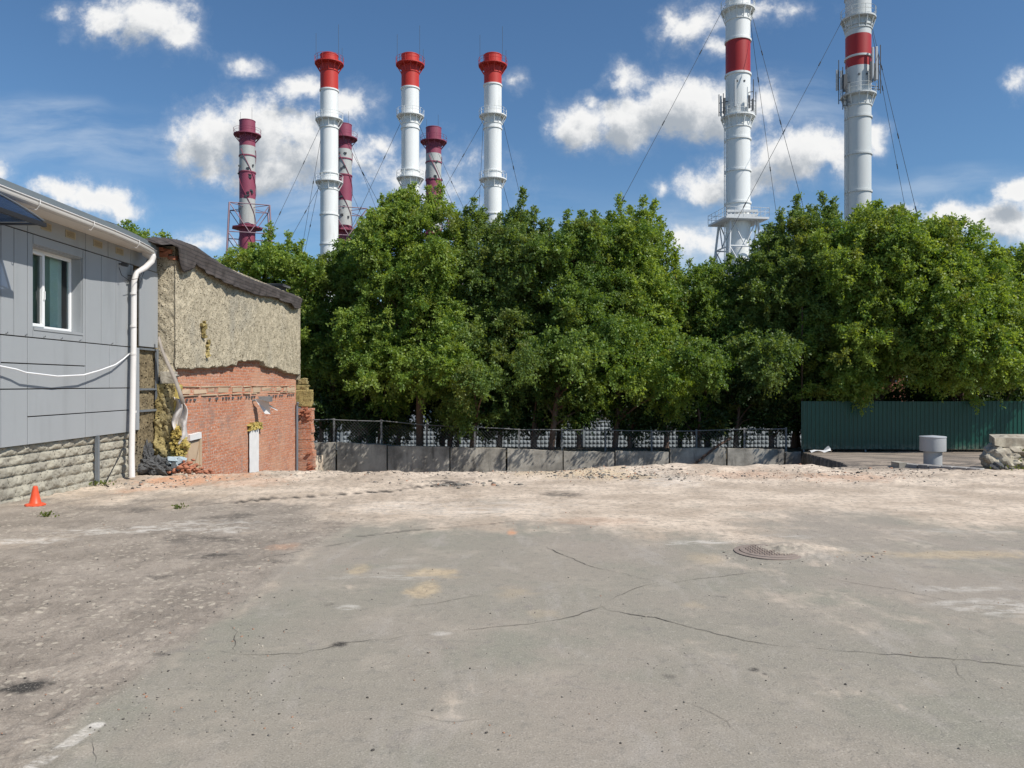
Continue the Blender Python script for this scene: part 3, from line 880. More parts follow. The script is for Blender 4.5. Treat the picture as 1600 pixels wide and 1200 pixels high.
# ------------------------------------------------------------------ left office building
XW = -7.65
def office():
    t = thing('office_building', 'single storey building clad in grey metal panels with a white window', 'building', (-8, 13, 0))
    # core behind the cladding
    b = MB()
    b.box(-20, -9.8, -2, 15.7, -.4, 4.45); b.box(-9.8, XW-.25, -2, 11.6, -.4, 4.45); b.box(-9.8, XW-.25, 15.3, 15.7, -.4, 4.45)
    b.build('wall_core', M['void'], t)
    b = MB()
    b.box(-20, XW-.07, 15.70, 16.62, -.4, 4.55)
    b.build('inner_wall', M['wool_dark'], t)
    g = .0085
    def panel(y0, y1, z0, z1, X=XW, th=.03, nm='cladding_panel'):
        m_ = MB(); m_.box(X-th, X, y0+g, y1-g, z0+g, z1-g)
        o = m_.build(nm, M['panel'], t); bevel(o, .004, 1); return o
    d = lambda px: -XW*FP/(800-px)
    ys_low = [9.0, 10.3, 11.5, 12.13, 13.78, 15.42]
    Z = [.785, 1.23, 1.67, 2.07, 2.49, 4.15, 4.47]
    for y0, y1 in ((8.0, 9.2), (9.2, 10.4), (10.4, 11.5)):
        panel(y0, y1, Z[0], Z[2]); panel(y0, y1, Z[2], Z[4]); panel(y0, y1, Z[4], Z[5])
    panel(11.5, 12.13, Z[0], Z[2])
    for y0, y1 in ((12.13, 13.78), (13.78, 15.42)):
        panel(y0, y1, Z[0], Z[1]); panel(y0, y1, Z[1], Z[2])
    panel(11.5, 12.13, Z[2], Z[3]); panel(12.13, 13.78, Z[2], Z[3])
    panel(11.5, 12.13, Z[3], Z[4]); panel(12.13, 13.78, Z[3], Z[4])
    panel(13.78, 14.6, Z[2], Z[4]); panel(14.6, 15.42, Z[2], Z[4])
    for y0, y1 in ((11.5, 11.8), (11.8, 12.13), (13.78, d(158.5)), (d(158.5), d(181.5)), (d(181.5), 15.42), (15.42, 15.52)):
        panel(y0, y1, Z[4], Z[5])
    # window surround
    WY0, WY1, WZ0, WZ1 = 12.27, 13.70, 2.645, 3.985
    panel(12.13, WY0, Z[4]+.0, Z[5]); panel(WY1, 13.78, Z[4], Z[5]); panel(WY0, WY1, Z[4], WZ0); panel(WY0, WY1, WZ1, Z[5])
    for y0, y1 in ((8.0, 10.4), (10.4, 12.13), (12.13, 13.78), (13.78, 14.55), (14.55, 15.42), (15.42, 16.55)):
        panel(y0, y1, Z[5], Z[6])
    panel(15.78, 16.6, 2.52, Z[5])
    panel(15.66, 15.80, .80, 2.50, XW-.01)
    # backing behind the joints (dark)
    b = MB()
    b.box(XW-.25, XW-.045, -2, 12.20, .80, 4.45); b.box(XW-.25, XW-.045, 13.72, 15.5, .80, 4.45)
    b.box(XW-.25, XW-.045, 12.20, 13.72, .80, 2.60); b.box(XW-.25, XW-.045, 12.20, 13.72, 4.02, 4.45)
    b.build('backing', M['dark'], t)
    # reveal of the window
    b = MB(); q = .2
    b.box(XW-q-.04, XW-.032, WY1-.012, WY1+.03, WZ0-.03, WZ1+.03)
    b.box(XW-q-.04, XW-.032, WY0-.03, WY0+.008, WZ0-.03, WZ1+.03)
    b.box(XW-q-.04, XW-.032, WY0+.008, WY1-.012, WZ1-.008, WZ1+.03)
    b.box(XW-q-.04, XW+.012, WY0+.010, WY1-.014, WZ0-.03, WZ0+.012)
    b.build('window_reveal', M['panel'], t)
    # window
    xf = XW-q
    w = MB()
    y0, y1, z0, z1 = WY0+.008, WY1-.012, WZ0+.012, WZ1-.008
    F = .06
    w.box(xf-.06, xf, y0, y1, z0, z0+F); w.box(xf-.06, xf, y0, y1, z1-F, z1)
    w.box(xf-.06, xf, y0, y0+F, z0+F, z1-F); w.box(xf-.06, xf, y1-.05, y1, z0+F, z1-F)
    ym = y0+.60
    w.box(xf-.06, xf, ym-.03, ym+.03, z0+F, z1-F)
    fr = w.build('window', M['pvc'], t); bevel(fr, .005, 1)
    s = MB(); F2 = .05
    a0, a1, c0, c1 = y0+F-.02, ym-.012, z0+F-.02, z1-F+.02
    s.box(xf-.04, xf+.018, a0, a1, c0, c0+F2); s.box(xf-.04, xf+.018, a0, a1, c1-F2, c1)
    s.box(xf-.04, xf+.018, a0, a0+F2, c0+F2, c1-F2); s.box(xf-.04, xf+.018, a1-F2, a1, c0+F2, c1-F2)
    sash = s.build('sash', M['pvc'], fr); bevel(sash, .004, 1)
    h = MB(); h.box(xf+.018, xf+.045, a1-.035, a1-.015, 3.16, 3.30); h.build('window_handle', M['pvc'], fr)
    gm = bpy.data.materials.new('window_glass'); gm.use_nodes = True; gn = NT(gm.node_tree); gn.n.clear()
    go_ = gn.node('ShaderNodeOutputMaterial'); gt = gn.node('ShaderNodeBsdfTransparent'); gg = gn.node('ShaderNodeBsdfGlossy'); gx = gn.node('ShaderNodeMixShader'); gf = gn.node('ShaderNodeFresnel')
    gf.inputs[0].default_value = 1.45; gt.inputs[0].default_value = (.80, .90, .86, 1); gg.inputs['Roughness'].default_value = .02
    gn.link(gn.m('MULTIPLY', gf.outputs[0], 1.6, clamp=True), gx.inputs[0]); gn.link(gt.outputs[0], gx.inputs[1]); gn.link(gg.outputs[0], gx.inputs[2]); gn.link(gx.outputs[0], go_.inputs[0])
    p = MB(); p.add([(xf-.03, y0+.03, z0+.03), (xf-.03, y1-.03, z0+.03), (xf-.03, y1-.03, z1-.03), (xf-.03, y0+.03, z1-.03)], [(0, 1, 2, 3)]); p.build('pane', gm, fr)
    # vertical blinds behind the glass
    bl = paint('blind_fabric', (.80, .92, .86), .8, 0, .1, 3)
    v = MB()
    k = 0; yy = y0+.05
    while yy < y1-.06:
        part_open = yy < y0+1.0
        wdt = .03 if part_open else .085
        ang = 1.35 if part_open else .12
        if part_open and random.random() < .3: yy += .07; continue
        dx, dy = math.sin(ang)*.045, math.cos(ang)*.045
        X0 = xf-.16
        v.add([(X0-dx, yy-dy, z0+.02), (X0+dx, yy+dy, z0+.02), (X0+dx, yy+dy, z1-.02), (X0-dx, yy-dy, z1-.02)], [(0, 1, 2, 3)])
        yy += .062 if part_open else .078
    v.build('vertical_blinds', bl, fr)
    rm = MB()
    rm.box(xf-1.6, xf-1.55, y0-.5, y1+1.5, 2.0, 4.2); rm.box(xf-1.6, xf-.12, y1+1.5, y1+1.55, 2.0, 4.2); rm.box(xf-1.6, xf-.12, y0-.5, y1+1.5, 1.95, 2.0); rm.box(xf-1.6, xf-.12, y0-.5, y1+1.5, 4.2, 4.25)
    rm.box(xf-.9, xf-.5, y0+.1, y1+.8, 2.0, 2.72)
    rm.build('room_interior', paint('room_wall', (.30, .40, .35), .9), t)
    # eave vents
    for a, c in ((11.72, 11.98), (12.47, 12.74), (13.15, 13.44), (14.03, 14.32), (14.82, 15.10)):
        b = MB(); z0v, z1v = 4.27, 4.395
        b.box(XW+.001, XW+.014, a, c, z0v, z0v+.014); b.box(XW+.001, XW+.014, a, c, z1v-.014, z1v)
        b.box(XW+.001, XW+.014, a, a+.014, z0v+.014, z1v-.014); b.box(XW+.001, XW+.014, c-.014, c, z0v+.014, z1v-.014)
        for k in range(7):
            zz = z0v+.018+k*.0138
            b.box(XW+.001, XW+.009, a+.014, c-.014, zz, zz+.008)
        ev = b.build('eave_vent', M['ventgrille'], t)
        b = MB(); b.box(XW+.0005, XW+.003, a+.012, c-.012, z0v+.01, z1v-.01); b.build('vent_shade_plate', M['ventdark'], ev)  # dark plate on the panel, its colour stands for the shaded vent interior
    # roof: soffit, gutter, fascia
    ex = [(-2, -7.06), (6, -7.06), (10, -7.07), (13.6, -7.10), (14.6, -7.16), (15.2, -7.24), (15.75, -7.34)]
    def strip(nm, mat, prof):
        b = MB(); vs = []; m_ = len(prof)
        for (y, x) in ex:
            for (dx, z) in prof: vs.append((x+dx, y, z))
        fs = [(i*m_+k, i*m_+(k+1) % m_, (i+1)*m_+(k+1) % m_, (i+1)*m_+k) for i in range(len(ex)-1) for k in range(m_)]
        fs.append(tuple(range(m_))); fs.append(tuple(range((len(ex)-1)*m_, len(ex)*m_))[::-1])
        b.add(vs, fs); return b.build(nm, mat, t)
    b = MB()
    vs = []; 
    for (y, x) in ex: vs += [(XW-.02, y, 4.452), (x-.02, y, 4.410), (x-.02, y, 4.425), (XW-.02, y, 4.468)]
    fs = [(i*4+k, i*4+(k+1) % 4, (i+1)*4+(k+1) % 4, (i+1)*4+k) for i in range(len(ex)-1) for k in range(4)]
    fs += [(0, 1, 2, 3), tuple(range((len(ex)-1)*4, len(ex)*4))[::-1]]
    b.add(vs, fs); b.build('soffit', M['soffit'], t)
    gp = [(-.13, 4.46), (-.13, 4.40)]+[(-.075+.055*math.cos(a), 4.425+.05*math.sin(a)*.9) for a in np.linspace(math.pi*1.1, 2*math.pi, 7)]+[(-.020, 4.468), (-.026, 4.468), (-.030, 4.43), (-.075, 4.39), (-.12, 4.43), (-.12, 4.46)]
    strip('gutter', M['gutter'], [(a+.07, b_) for a, b_ in gp])
    strip('gutter_bead', M['white'], [(.048, 4.469), (.062, 4.469), (.066, 4.478), (.058, 4.488), (.046, 4.484)])
    strip('fascia', M['fascia'], [(-.03, 4.475), (.035, 4.50), (.04, 4.585), (-.25, 4.68), (-.25, 4.475)])
    b = MB(); b.box(-20, XW+.05, -2, 15.75, 4.50, 4.66); b.box(-20, XW+.02, 15.75, 16.65, 4.46, 4.70); b.build('roof', M['fascia'], t)
    for yv in (11.4, 12.9, 14.6):
        h = MB(); xx = np.interp(yv, [e[0] for e in ex], [e[1] for e in ex])
        h.tube([(xx+.075, yv, 4.49), (xx+.085, yv, 4.42), (xx+.02, yv, 4.335), (xx-.09, yv, 4.36)], .006, 5); h.build('gutter_bracket', M['white'], t)
    # end cap flashing at the roof's corner
    # plinth of split faced blocks, each course a little irregular
    ny, nz_ = 330, 46
    yy = np.linspace(-1.5, 15.55, 620); zz = np.linspace(-.35, .80, 58)
    Yg, Zg = np.meshgrid(yy, zz)
    row = np.floor((Zg+.35)/.165); cy_ = Yg/.40+row*.5
    tri = 1-2*np.abs((cy_ % 1)-.5); fr_ = ((Zg+.35)/.165) % 1
    prism = np.minimum(tri, 1-np.abs(fr_*2-1)*.9)
    joint = np.minimum(sstep(fr_, 0, .09), sstep(1-fr_, 0, .09))
    Xg = XW-.09+.045*prism*joint-.035*(1-joint)+.04*fbm(Yg*9, Zg*9, 4)+.04*fbm(Yg*30, Zg*30, 3)
    np_mesh('plinth', np.stack([Xg, Yg, Zg], -1).reshape(-1, 3), grid_faces(len(zz), len(yy))[:, ::-1], M['plinth'], t)
    b = MB(); b.box(-20, XW-.16, -2, 15.6, -.4, .79); b.build('foundation', M['concrete'], t)
    b = MB(); b.box(XW-.30, XW-.05, 15.45, 15.62, -.4, 4.4); b.build('recess_shade_strip', M['void'], t)  # near-black box, shade of the corner gap put into its colour
    # exposed mineral wool beside the downpipe
    def roughwall(nm, y0, y1, z0, z1, X, amp, mat, n=60, nzz=60, par=t, fq=3.):
        yy = np.linspace(y0, y1, n); zz = np.linspace(z0, z1, nzz)
        Yg, Zg = np.meshgrid(yy, zz)
        Xg = X+amp*fbm(Yg*fq, Zg*fq*1.6, 5)*2+amp*.6*fbm(Yg*17, Zg*17, 3)
        return np_mesh(nm, np.stack([Xg, Yg, Zg], -1).reshape(-1, 3), grid_faces(nzz, n)[:, ::-1], mat, par)
    roughwall('torn_wool', 15.78, 16.68, .3, 2.55, XW-.05, .05, M['wool_dark'])
    # bare framing
    b = MB()
    b.box(XW-.03, XW+.012, 16.52, 16.60, 1.02, 2.50)
    b.box(XW-.03, XW+.008, 15.80, 16.52, 1.62, 1.66); b.box(XW-.03, XW+.008, 15.80, 16.52, 1.17, 1.215)
    b.box(XW-.03, XW+.008, 15.80, 16.52, 2.46, 2.50)
    b.build('steel_frame', M['steel'], t)
    b = MB(); y_ = -XW*FP/(800-152)
    b.box(XW-.03, XW+.03, y_-.03, y_-.022, -.06, .79); b.box(XW-.03, XW+.03, y_+.022, y_+.03, -.06, .79); b.box(XW+.022, XW+.03, y_-.022, y_+.022, -.06, .79)
    b.build('support_post', M['steel'], t)
    # screws of a torn off rail
    for px in (9, 39, 68, 95, 124, 174):
        b = MB(); y_ = d(px); b.tube([(XW, y_, 2.515), (XW+.03, y_, 2.52), (XW+.03, y_, 2.54)], .006, 5)
        b.build('clip', M['ant_dark'], t)
    # downpipe
    b = MB()
    P = [(-7.30, 15.62, 4.36), (-7.32, 15.60, 4.24), (-7.40, 15.50, 4.10), (-7.50, 15.34, 3.98), (-7.53, 15.30, 3.80), (-7.53, 15.28, 2.4), (-7.52, 15.22, 1.2), (-7.51, 15.16, 0.35), (-7.49, 15.13, -.09)]
    b.tube(P, [.062, .06, .058, .056, .056, .056, .056, .058, .062], 16)
    for z in (3.55, 2.9, 2.35, 1.2): b.tube([(-7.53, 15.27, z-.02), (-7.53, 15.27, z+.02)], .061, 16)
    dp = b.build('downpipe', M['white'], t, True, 50)
    b = MB(); b.tube([(-7.42, 15.66, 4.44), (-7.30, 15.62, 4.30)], [.13, .07], 12); b.build('hopper', M['white'], t, True, 40)
    # security camera on the wall
    y_ = d(188)
    c = tag(thing('security_camera', 'small black security camera on the grey wall under the eave', 'camera', (XW, y_, 4.1)), None)
    b = MB(); z_ = CH+(600-413)/FP*y_
    b.tube([(XW, y_-.05, z_), (XW+.03, y_-.05, z_), (XW+.07, y_-.02, z_)], .014, 8); b.build('mount', M['dark'], c)
    b = MB(); b.tube([(XW+.05, y_-.05, z_+.0), (XW+.17, y_-.06, z_-.03)], .035, 12); b.tube([(XW+.17, y_-.06, z_-.03), (XW+.176, y_-.0605, z_-.0315)], .03, 12)
    b.build('housing', M['ant_dark'], c)
    # white cable along the wall, sagging
    pts = []
    for px, py, X in ((-60, 545, -7.60), (-20, 566, -7.56), (0, 572, -7.55), (25, 577, -7.52), (40, 582, -7.50), (90, 588, -7.49), (130, 586, -7.50), (155, 579, -7.52), (180, 570, -7.55), (193, 561, -7.58), (203, 552, -7.60)):
        y_, z_ = onwall(px, py, X); pts.append((X, y_, z_))
    b = MB(); b.tube(pts, .013, 8)
    tag(b.build('cable', M['cable_white'], None, True), 'thick white cable sagging along the grey wall', 'cable')
    # black wires around the downpipe
    b = MB()
    def wires(lst, X, r=.006):
        b.tube([(X, *onwall(px, py, X)) for px, py in lst], r, 5)
    wires([(165, 345), (185, 352), (203, 362), (215, 375), (226, 390), (232, 400), (225, 420), (217, 435), (205, 437)], -7.42)
    wires([(205, 366), (206, 372)], -7.30); wires([(211, 368), (212, 375)], -7.30)
    wires([(229, 412), (223, 430), (219, 442), (215, 455)], -7.45); wires([(186, 418), (190, 430), (200, 437), (212, 432)], -7.6)
    wires([(203, 437), (202, 455), (206, 465), (212, 473)], -7.6)
    wires([(200, 430), (213, 433)], -7.58, .012); wires([(201, 438), (212, 437)], -7.58, .012)
    tag(b.build('black_wires', M['dark']), 'tangle of thin black wires round the top of the white downpipe', 'wires')
    b = MB()
    b.tube([(XW+.02, *onwall(196, 690, XW+.02)), (XW+.04, *onwall(186, 715, XW+.04)), (XW+.08, *onwall(175, 735, XW+.08)), (XW+.14, *onwall(164, 757, XW+.14)), (XW+.35, 13.9, gz(XW+.35, 13.9)+.012)], .010, 6)
    tag(b.build('loose_cable', M['dark']), 'thin black cable hanging down the stone plinth to the ground', 'cable')
office()

def canopy():
    t = thing('entrance_canopy', 'blue translucent door canopy sticking out from the grey wall', 'canopy', (-7.4, 9.8, 4))
    # arch seen from its side: straight lower rail, curved sheet above, closed front face
    XO = -6.9; ys = np.linspace(7.7, 11.3, 25); zr = 4.12
    za = [zr+.02+.20*max(0, 1-((y-9.5)/1.8)**2) for y in ys]
    b = MB(); n = len(ys)
    vs = [(XO, y, z) for y, z in zip(ys, za)]+[(-7.63, y, z) for y, z in zip(ys, za)]+[(XO, y, z-.008) for y, z in zip(ys, za)]+[(-7.63, y, z-.008) for y, z in zip(ys, za)]
    b.add(vs, [(k, k+1, n+k+1, n+k) for k in range(n-1)]+[(2*n+k, 3*n+k, 3*n+k+1, 2*n+k+1) for k in range(n-1)])
    b.build('sheet', M['canopy'], t, True)
    b = MB(); vs = [(XO+.004, y, zr) for y in ys]+[(XO+.004, y, z+.004) for y, z in zip(ys, za)]
    b.add(vs, [(k, k+1, n+k+1, n+k) for k in range(n-1)]); b.build('front_sheet', M['canopy'], t)
    b = MB(); b.box(XO-.02, XO+.03, 7.7, 11.34, zr-.055, zr+.005); b.build('edge_rail', M['dark'], t)
    b = MB(); b.tube([(XO+.012, y, z+.01) for y, z in zip(ys, za)], .010, 6); b.build('edge_trim', M['steel'], t)
    for yv in (7.75, 11.28):
        b = MB(); b.tube([(-7.63, yv, zr-.02), (XO, yv, zr-.02)], .02, 6); b.build('arm', M['ant_dark'], t)
canopy()

# ------------------------------------------------------------------ half demolished brick building
XB, XI = -7.44, -7.29
def brickhouse():
    t = thing('brick_building', 'half demolished red brick building with peeling mineral wool insulation', 'building', (-9, 21, -3))
    Y0, Y1 = 16.66, 26.45
    # body
    yy = np.linspace(17.0, Y1, 260); zz = np.linspace(-3.6, 4.6, 200)
    Yg, Zg = np.meshgrid(yy, zz)
    Xg = XB+.018*fbm(Yg*1.2, Zg*1.2, 3)+.02*fbm(Yg*12, Zg*12, 3)
    np_mesh('brick_wall', np.stack([Xg, Yg, Zg], -1).reshape(-1, 3), grid_faces(len(zz), len(yy))[:, ::-1], M['brick'], t)
    b = MB(); b.box(-18, XB-.04, 16.75, Y1, -3.6, 4.6); b.build('wall_body', M['brick'], t)
    # insulation face: lower edge taken from the photo
    lo = [(272, 579), (290, 577), (315, 576), (345, 573), (370, 571), (373, 565), (392, 563), (411, 564), (415, 571), (435, 576), (452, 583), (470, 586)]
    ly = [onwall(px, py, XI)[0] for px, py in lo]; lz = [onwall(px, py, XI)[1] for px, py in lo]
    yv = np.linspace(Y0, Y1+.05, 330); sv = np.linspace(0, 1, 95)
    Yg, Sg = np.meshgrid(yv, sv)
    zb = np.interp(Yg, ly, lz)+fbm(Yg*5, Yg*0, 4)*.10
    zt = 4.74+0*Yg
    Zg = zb+(zt-zb)*Sg
    d1 = fbm(Yg*14, Zg*14, 3); d2 = fbm(Yg*3, Zg*3, 3)
    edge = np.exp(-Sg*18)
    Xg = XI+.030*d1+.02*d2-.015+edge*.04*fbm(Yg*9, Zg*9, 2)
    V = np.stack([Xg, Yg, Zg], -1)
    # returns: bottom lip and the near end
    lip = V[0:1].copy(); lip[..., 0] = XB-.05
    V = np.concatenate([lip, V], 0)
    nR, nC = V.shape[:2]
    left = V[:, 0:1].copy()
    cols = []
    for k, xx in enumerate(np.linspace(XW-.1, XI-.02, 16)):
        c = left.copy(); c[..., 0] = xx
        c[..., 1] = Y0+.045*fbm(c[..., 2]*11+k*.25, c[..., 2]*0+k*.35, 4)+.02
        c[..., 2] = np.linspace(1.72, 4.74, nR)[:, None]
        cols.append(c)
    V = np.concatenate(cols+[V], 1)
    np_mesh('insulation', V.reshape(-1, 3), grid_faces(V.shape[0], V.shape[1])[:, ::-1], M['wool'], t)
    # end of the slab at the far corner
    b = MB(); b.box(XB-.3, XI-.012, Y1+.03, Y1+.05, 1.9, 4.7); b.build('insulation_end', M['wool'], t)
    # peeled tear with a hanging bit
    for (px, py, w_, h_) in ((316, 515, 5, 22), (322, 545, 7, 16)):
        y_, z_ = onwall(px, py, XI)
        b = MB(); 
        for k in range(6): b.box(XI-.01, XI+.06, y_+random.uniform(-.1, .1), y_+random.uniform(.0, .16), z_-.2+k*.07, z_-.12+k*.07, jit=.03)
        b.build('torn_flap', M['wool_yellow'], t)
    # ledge mouldings of mortar below the insulation
    zc = onwall(380, 608, XB)[1]
    b = MB(); yq = 17.3
    while yq < 26.3:
        L = random.uniform(.25, 1.2)
        b.box(XB-.02, XB+random.uniform(.012, .03), yq, min(26.3, yq+L), zc+.065+random.uniform(-.01, .01), zc+.09, jit=.01)
        if random.random() < .8: b.box(XB-.02, XB+random.uniform(.02, .04), yq, min(26.3, yq+L*.9), zc-.14, zc-.112+random.uniform(-.01, .01), jit=.006)
        yq += L+random.uniform(.0, .12)
    b.build('mortar_ledge', M['cream'], t)
    b = MB(); yq = 17.3
    while yq < 26.3:
        L = random.uniform(.15, .9); b.box(XB-.02, XB+.016, yq, min(26.3, yq+L), zc-.10+random.uniform(0, .05), zc+.055-random.uniform(0, .06), jit=.014); b.build('mortar_patch', M['cream'], t); b = MB(); yq += L+random.uniform(.02, .35)
    yq = 17.5
    while yq < 26.2:
        if random.random() < .62:
            b = MB(); b.box(XB+.0, XB+.03, yq, yq+random.uniform(.04, .10), zc-.26, zc-.20, jit=.01); b.build('broken_tie', M['bitumen'], t)
        yq += .22
    # white plaster strip of a removed wall with yellow foam above
    ya, yb = onwall(387, 700, XB)[0], onwall(402, 700, XB)[0]
    zt_ = onwall(395, 670, XB)[1]
    yy = np.linspace(ya, yb, 12); zz = np.linspace(-3.4, zt_, 60)
    Yg, Zg = np.meshgrid(yy, zz); Xg = XB+.05+.02*fbm(Yg*6, Zg*6, 3)
    np_mesh('plaster_strip', np.stack([Xg, Yg+.04*fbm(Zg*3, Zg*0, 3), Zg], -1).reshape(-1, 3), grid_faces(60, 12)[:, ::-1], M['plaster_white'], t)
    b = MB()
    for k in range(60): 
        y_ = random.uniform(ya-.12, yb+.18); z_ = zt_+random.uniform(-.04, .16); b.box(XB, XB+random.uniform(.06, .12), y_, y_+.07, z_, z_+.04, jit=.015)
    b.build('foam_lump', M['yellowfoam'], t)
    # pier stub at the far corner
    X2 = -6.93
    b = MB()
    zz_ = -3.4
    while zz_ < .85:
        jut = random.uniform(-.02, .03)+(.06*(zz_ < -.6))
        b.box(XB-.3, X2+jut, Y1+.05+random.uniform(0, .02), Y1+.45, zz_, zz_+.075, jit=.004)
        zz_ += .077
    b.build('broken_pier', M['brick'], t)
    b = MB()
    for k in range(40):
        z_ = random.uniform(-1.7, -.5) if k > 16 else random.uniform(.3, .95); x_ = X2-random.random()*.12
        if k <= 16: x_ = XB+random.random()*.5*(1-(z_-.3)*.5)
        b.box(x_, x_+.12, Y1+random.uniform(-.06, .1), Y1+.2, z_, z_+.07, jit=.025)
    b.build('broken_bricks', M['brick_broken'], t)
    for (z0, z1, xr) in ((.95, 1.55, .52), (1.55, 1.72, .40), (1.75, 1.93, .36)):
        b = MB(); bm_y = np.linspace(0, 1, 8)
        xs_ = np.linspace(XB-.1, XB+xr, 10); zs_ = np.linspace(z0, z1, 12)
        Xg, Zg = np.meshgrid(xs_, zs_); Yg = Y1+.10+.06*fbm(Xg*9, Zg*9, 3)
        Xg = Xg+(.09*fbm(Zg*8, Zg*0+3, 3))*np.linspace(0, 1, 10)[None]
        o = np_mesh('hanging_wool', np.stack([Xg, Yg, Zg], -1).reshape(-1, 3), grid_faces(12, 10), M['wool_yellow'], t)
        s = o.modifiers.new('solid', 'SOLIDIFY'); s.thickness = .14; s.offset = -1
    b = MB(); yq = onwall(464, 690, XB+.06)[0]
    b.tube([(XB+.06, yq, -3.2), (XB+.06, yq, 1.0), (XB+.10, yq-.03, 1.12)], .045, 8); b.build('wall_pipe', M['steel'], t)
    # cream door frame half sunk
    y0, z0 = onwall(291, 690, XB); y1, z1 = onwall(311, 690, XB)
    b = MB()
    b.box(XB-.0, XB+.07, y1-.10, y1, -3.0, .47); b.box(XB-.0, XB+.07, y0-.05, y0+.05, -3.0, .45)
    b.build('door_frame', M['cream'], t)
    b = MB(); b.box(XB+.005, XB+.03, y0+.05, y1-.10, -3.0, .42); dr = b.build('door', M['cream'], t)
    b = MB(); b.add([(XB+.04, y0+.05, -.6), (XB+.04, y1-.1, -1.4), (XB+.04, y1-.1, .30), (XB+.045, y1-.2, .1)], [(0, 1, 2, 3)]); b.build('door_leaf', M['cream'], dr)
    b = MB(); b.box(XB-.0, XB+.09, y0-.02, y1-.05, .47, .60, jit=.02); b.build('lintel', M['plaster_white'], t)
    # bracket with a torn white strip
    y_, z_ = onwall(394, 625, XB)
    b = MB(); b.tube([(XB, y_, z_-.02), (XB+.5, y_+.1, z_+.06)], .03, 6); b.box(XB+.20, XB+.5, y_-.02, y_+.25, z_-.02, z_+.08, jit=.04)
    b.build('bracket', M['railgrey'], t)
    b = MB(); b.add([(XB+.10, y_-.08, z_+.03), (XB+.45, y_+.05, z_+.02), (XB+.42, y_+.35, z_-.42), (XB+.30, y_+.20, z_-.40)], [(0, 1, 2, 3)])
    b.add([(XB+.12, y_-.08, z_+.02), (XB+.3, y_, z_+.0), (XB+.60, y_+.45, z_-.30), (XB+.58, y_+.43, z_-.32)], [(0, 1, 2, 3)]); b.build('torn_strip', M['plaster_white'], t)
    # step of wall at near end, lower part: yellowish slabs facing the camera
    def face(nm, x0, x1, z0, z1, Y, amp, mat, n=26, m_=44, seed=0):
        xs_ = np.linspace(x0, x1, n); zs_ = np.linspace(z0, z1, m_)
        Xg, Zg = np.meshgrid(xs_, zs_)
        Yg = Y-amp*fbm(Xg*6+seed, Zg*6, 5)*2
        edge = np.linspace(0, 1, n)[None]
        Xg = Xg+.10*fbm(Zg*4+seed, Zg*0, 4)*edge
        o = np_mesh(nm, np.stack([Xg, Yg, Zg], -1).reshape(-1, 3), grid_faces(m_, n), mat, t)
        s = o.modifiers.new('solid', 'SOLIDIFY'); s.thickness = .22; s.offset = -1
        return o
    face('wool_slab', XW-.02, -7.27, .95, 1.75, 16.52, .06, M['wool_yellow'])
    face('wool_slab', XW-.02, -7.30, .05, .98, 16.46, .10, M['wool_yellow'], seed=3)
    face('foam_edge', -7.30, -7.23, .80, 1.72, 16.55, .02, M['yellowfoam'], 6, 30, 5)
    b = MB()
    for k in range(260):
        z_ = random.uniform(.05, .80); x_ = -7.32+random.random()*(.10+.24*(1-abs(z_-.40)*1.8)); w_ = random.uniform(.02, .065)
        b.box(x_, x_+w_, 16.45+random.uniform(-.08, .08), 16.58, z_, z_+w_*.8, jit=.018)
    b.build('foam_fluff', M['yellowfoam'], t)
    b = MB(); b.box(XW, XB+.02, 16.68, 17.05, -.4, 1.75); b.box(XW-.02, XW+.3, 16.7, 16.9, -.4, 2); b.build('end_wall', M['brick_broken'], t)
    face('pale_block', XW+.06, -7.29, 1.76, 2.02, 16.56, .02, M['concrete_light'], seed=8)
    # strap and plastic sheet
    b = MB()
    pl = [(249, 528), (254, 548), (262, 568), (272, 590), (280, 612), (286, 632)]
    vs = []
    for i, (px, py) in enumerate(pl):
        d_ = 16.35; a = at(px-3, py, d_); c = at(px+i*.7, py-3, d_+.05); vs += [a, c]
    b.add(vs, [(2*i, 2*i+1, 2*i+3, 2*i+2) for i in range(len(pl)-1)])
    o = b.build('hanging_strap', paint('dusty_sheet', (.30, .26, .22), .7, 0, .2, 8), t, True)
    s = o.modifiers.new('solid', 'SOLIDIFY'); s.thickness = .01
    n, m_ = 14, 30
    us = np.linspace(0, 1, n); vs_ = np.linspace(0, 1, m_)
    U, W = np.meshgrid(us, vs_)
    PX = 271+U*(14+9*np.sin(W*3.1))+3*np.sin(W*9); PY = 620+W*72+U*6
    D = 16.5+.10*np.sin(U*9+W*7)+.08*fbm(U*5, W*5, 3)
    V = np.stack([(PX-800)/FP*D, D, CH+(600-PY)/FP*D], -1)
    o = np_mesh('plastic_sheet', V.reshape(-1, 3), grid_faces(m_, n), paint('dirty_plastic', (.62, .58, .55), .4, 0, .2, 6), t, True)
    s = o.modifiers.new('solid', 'SOLIDIFY'); s.thickness = .008
    # roofing felt draped over the top edge
    top = [(228, 374), (245, 371), (262, 372), (285, 375), (310, 385), (330, 400), (348, 412), (375, 427), (400, 438), (425, 446), (445, 455), (462, 460), (471, 466)]
    bot = [(228, 377), (245, 383), (262, 382), (274, 388), (278, 410), (283, 426), (298, 420), (302, 412), (322, 428), (341, 438), (358, 447), (381, 454), (399, 461), (412, 463), (428, 465), (440, 471), (450, 474), (457, 482), (466, 482), (471, 470)]
    Xh = XI+.045
    ty = np.array([onwall(px, py, Xh)[0] for px, py in top]); tz = np.array([onwall(px, py, Xh)[1] for px, py in top])
    by = np.array([onwall(px, py, Xh)[0] for px, py in bot]); bz = np.array([onwall(px, py, Xh)[1] for px, py in bot])
    yv = np.linspace(ty[0], ty[-1], 200); K = 26
    rows = []
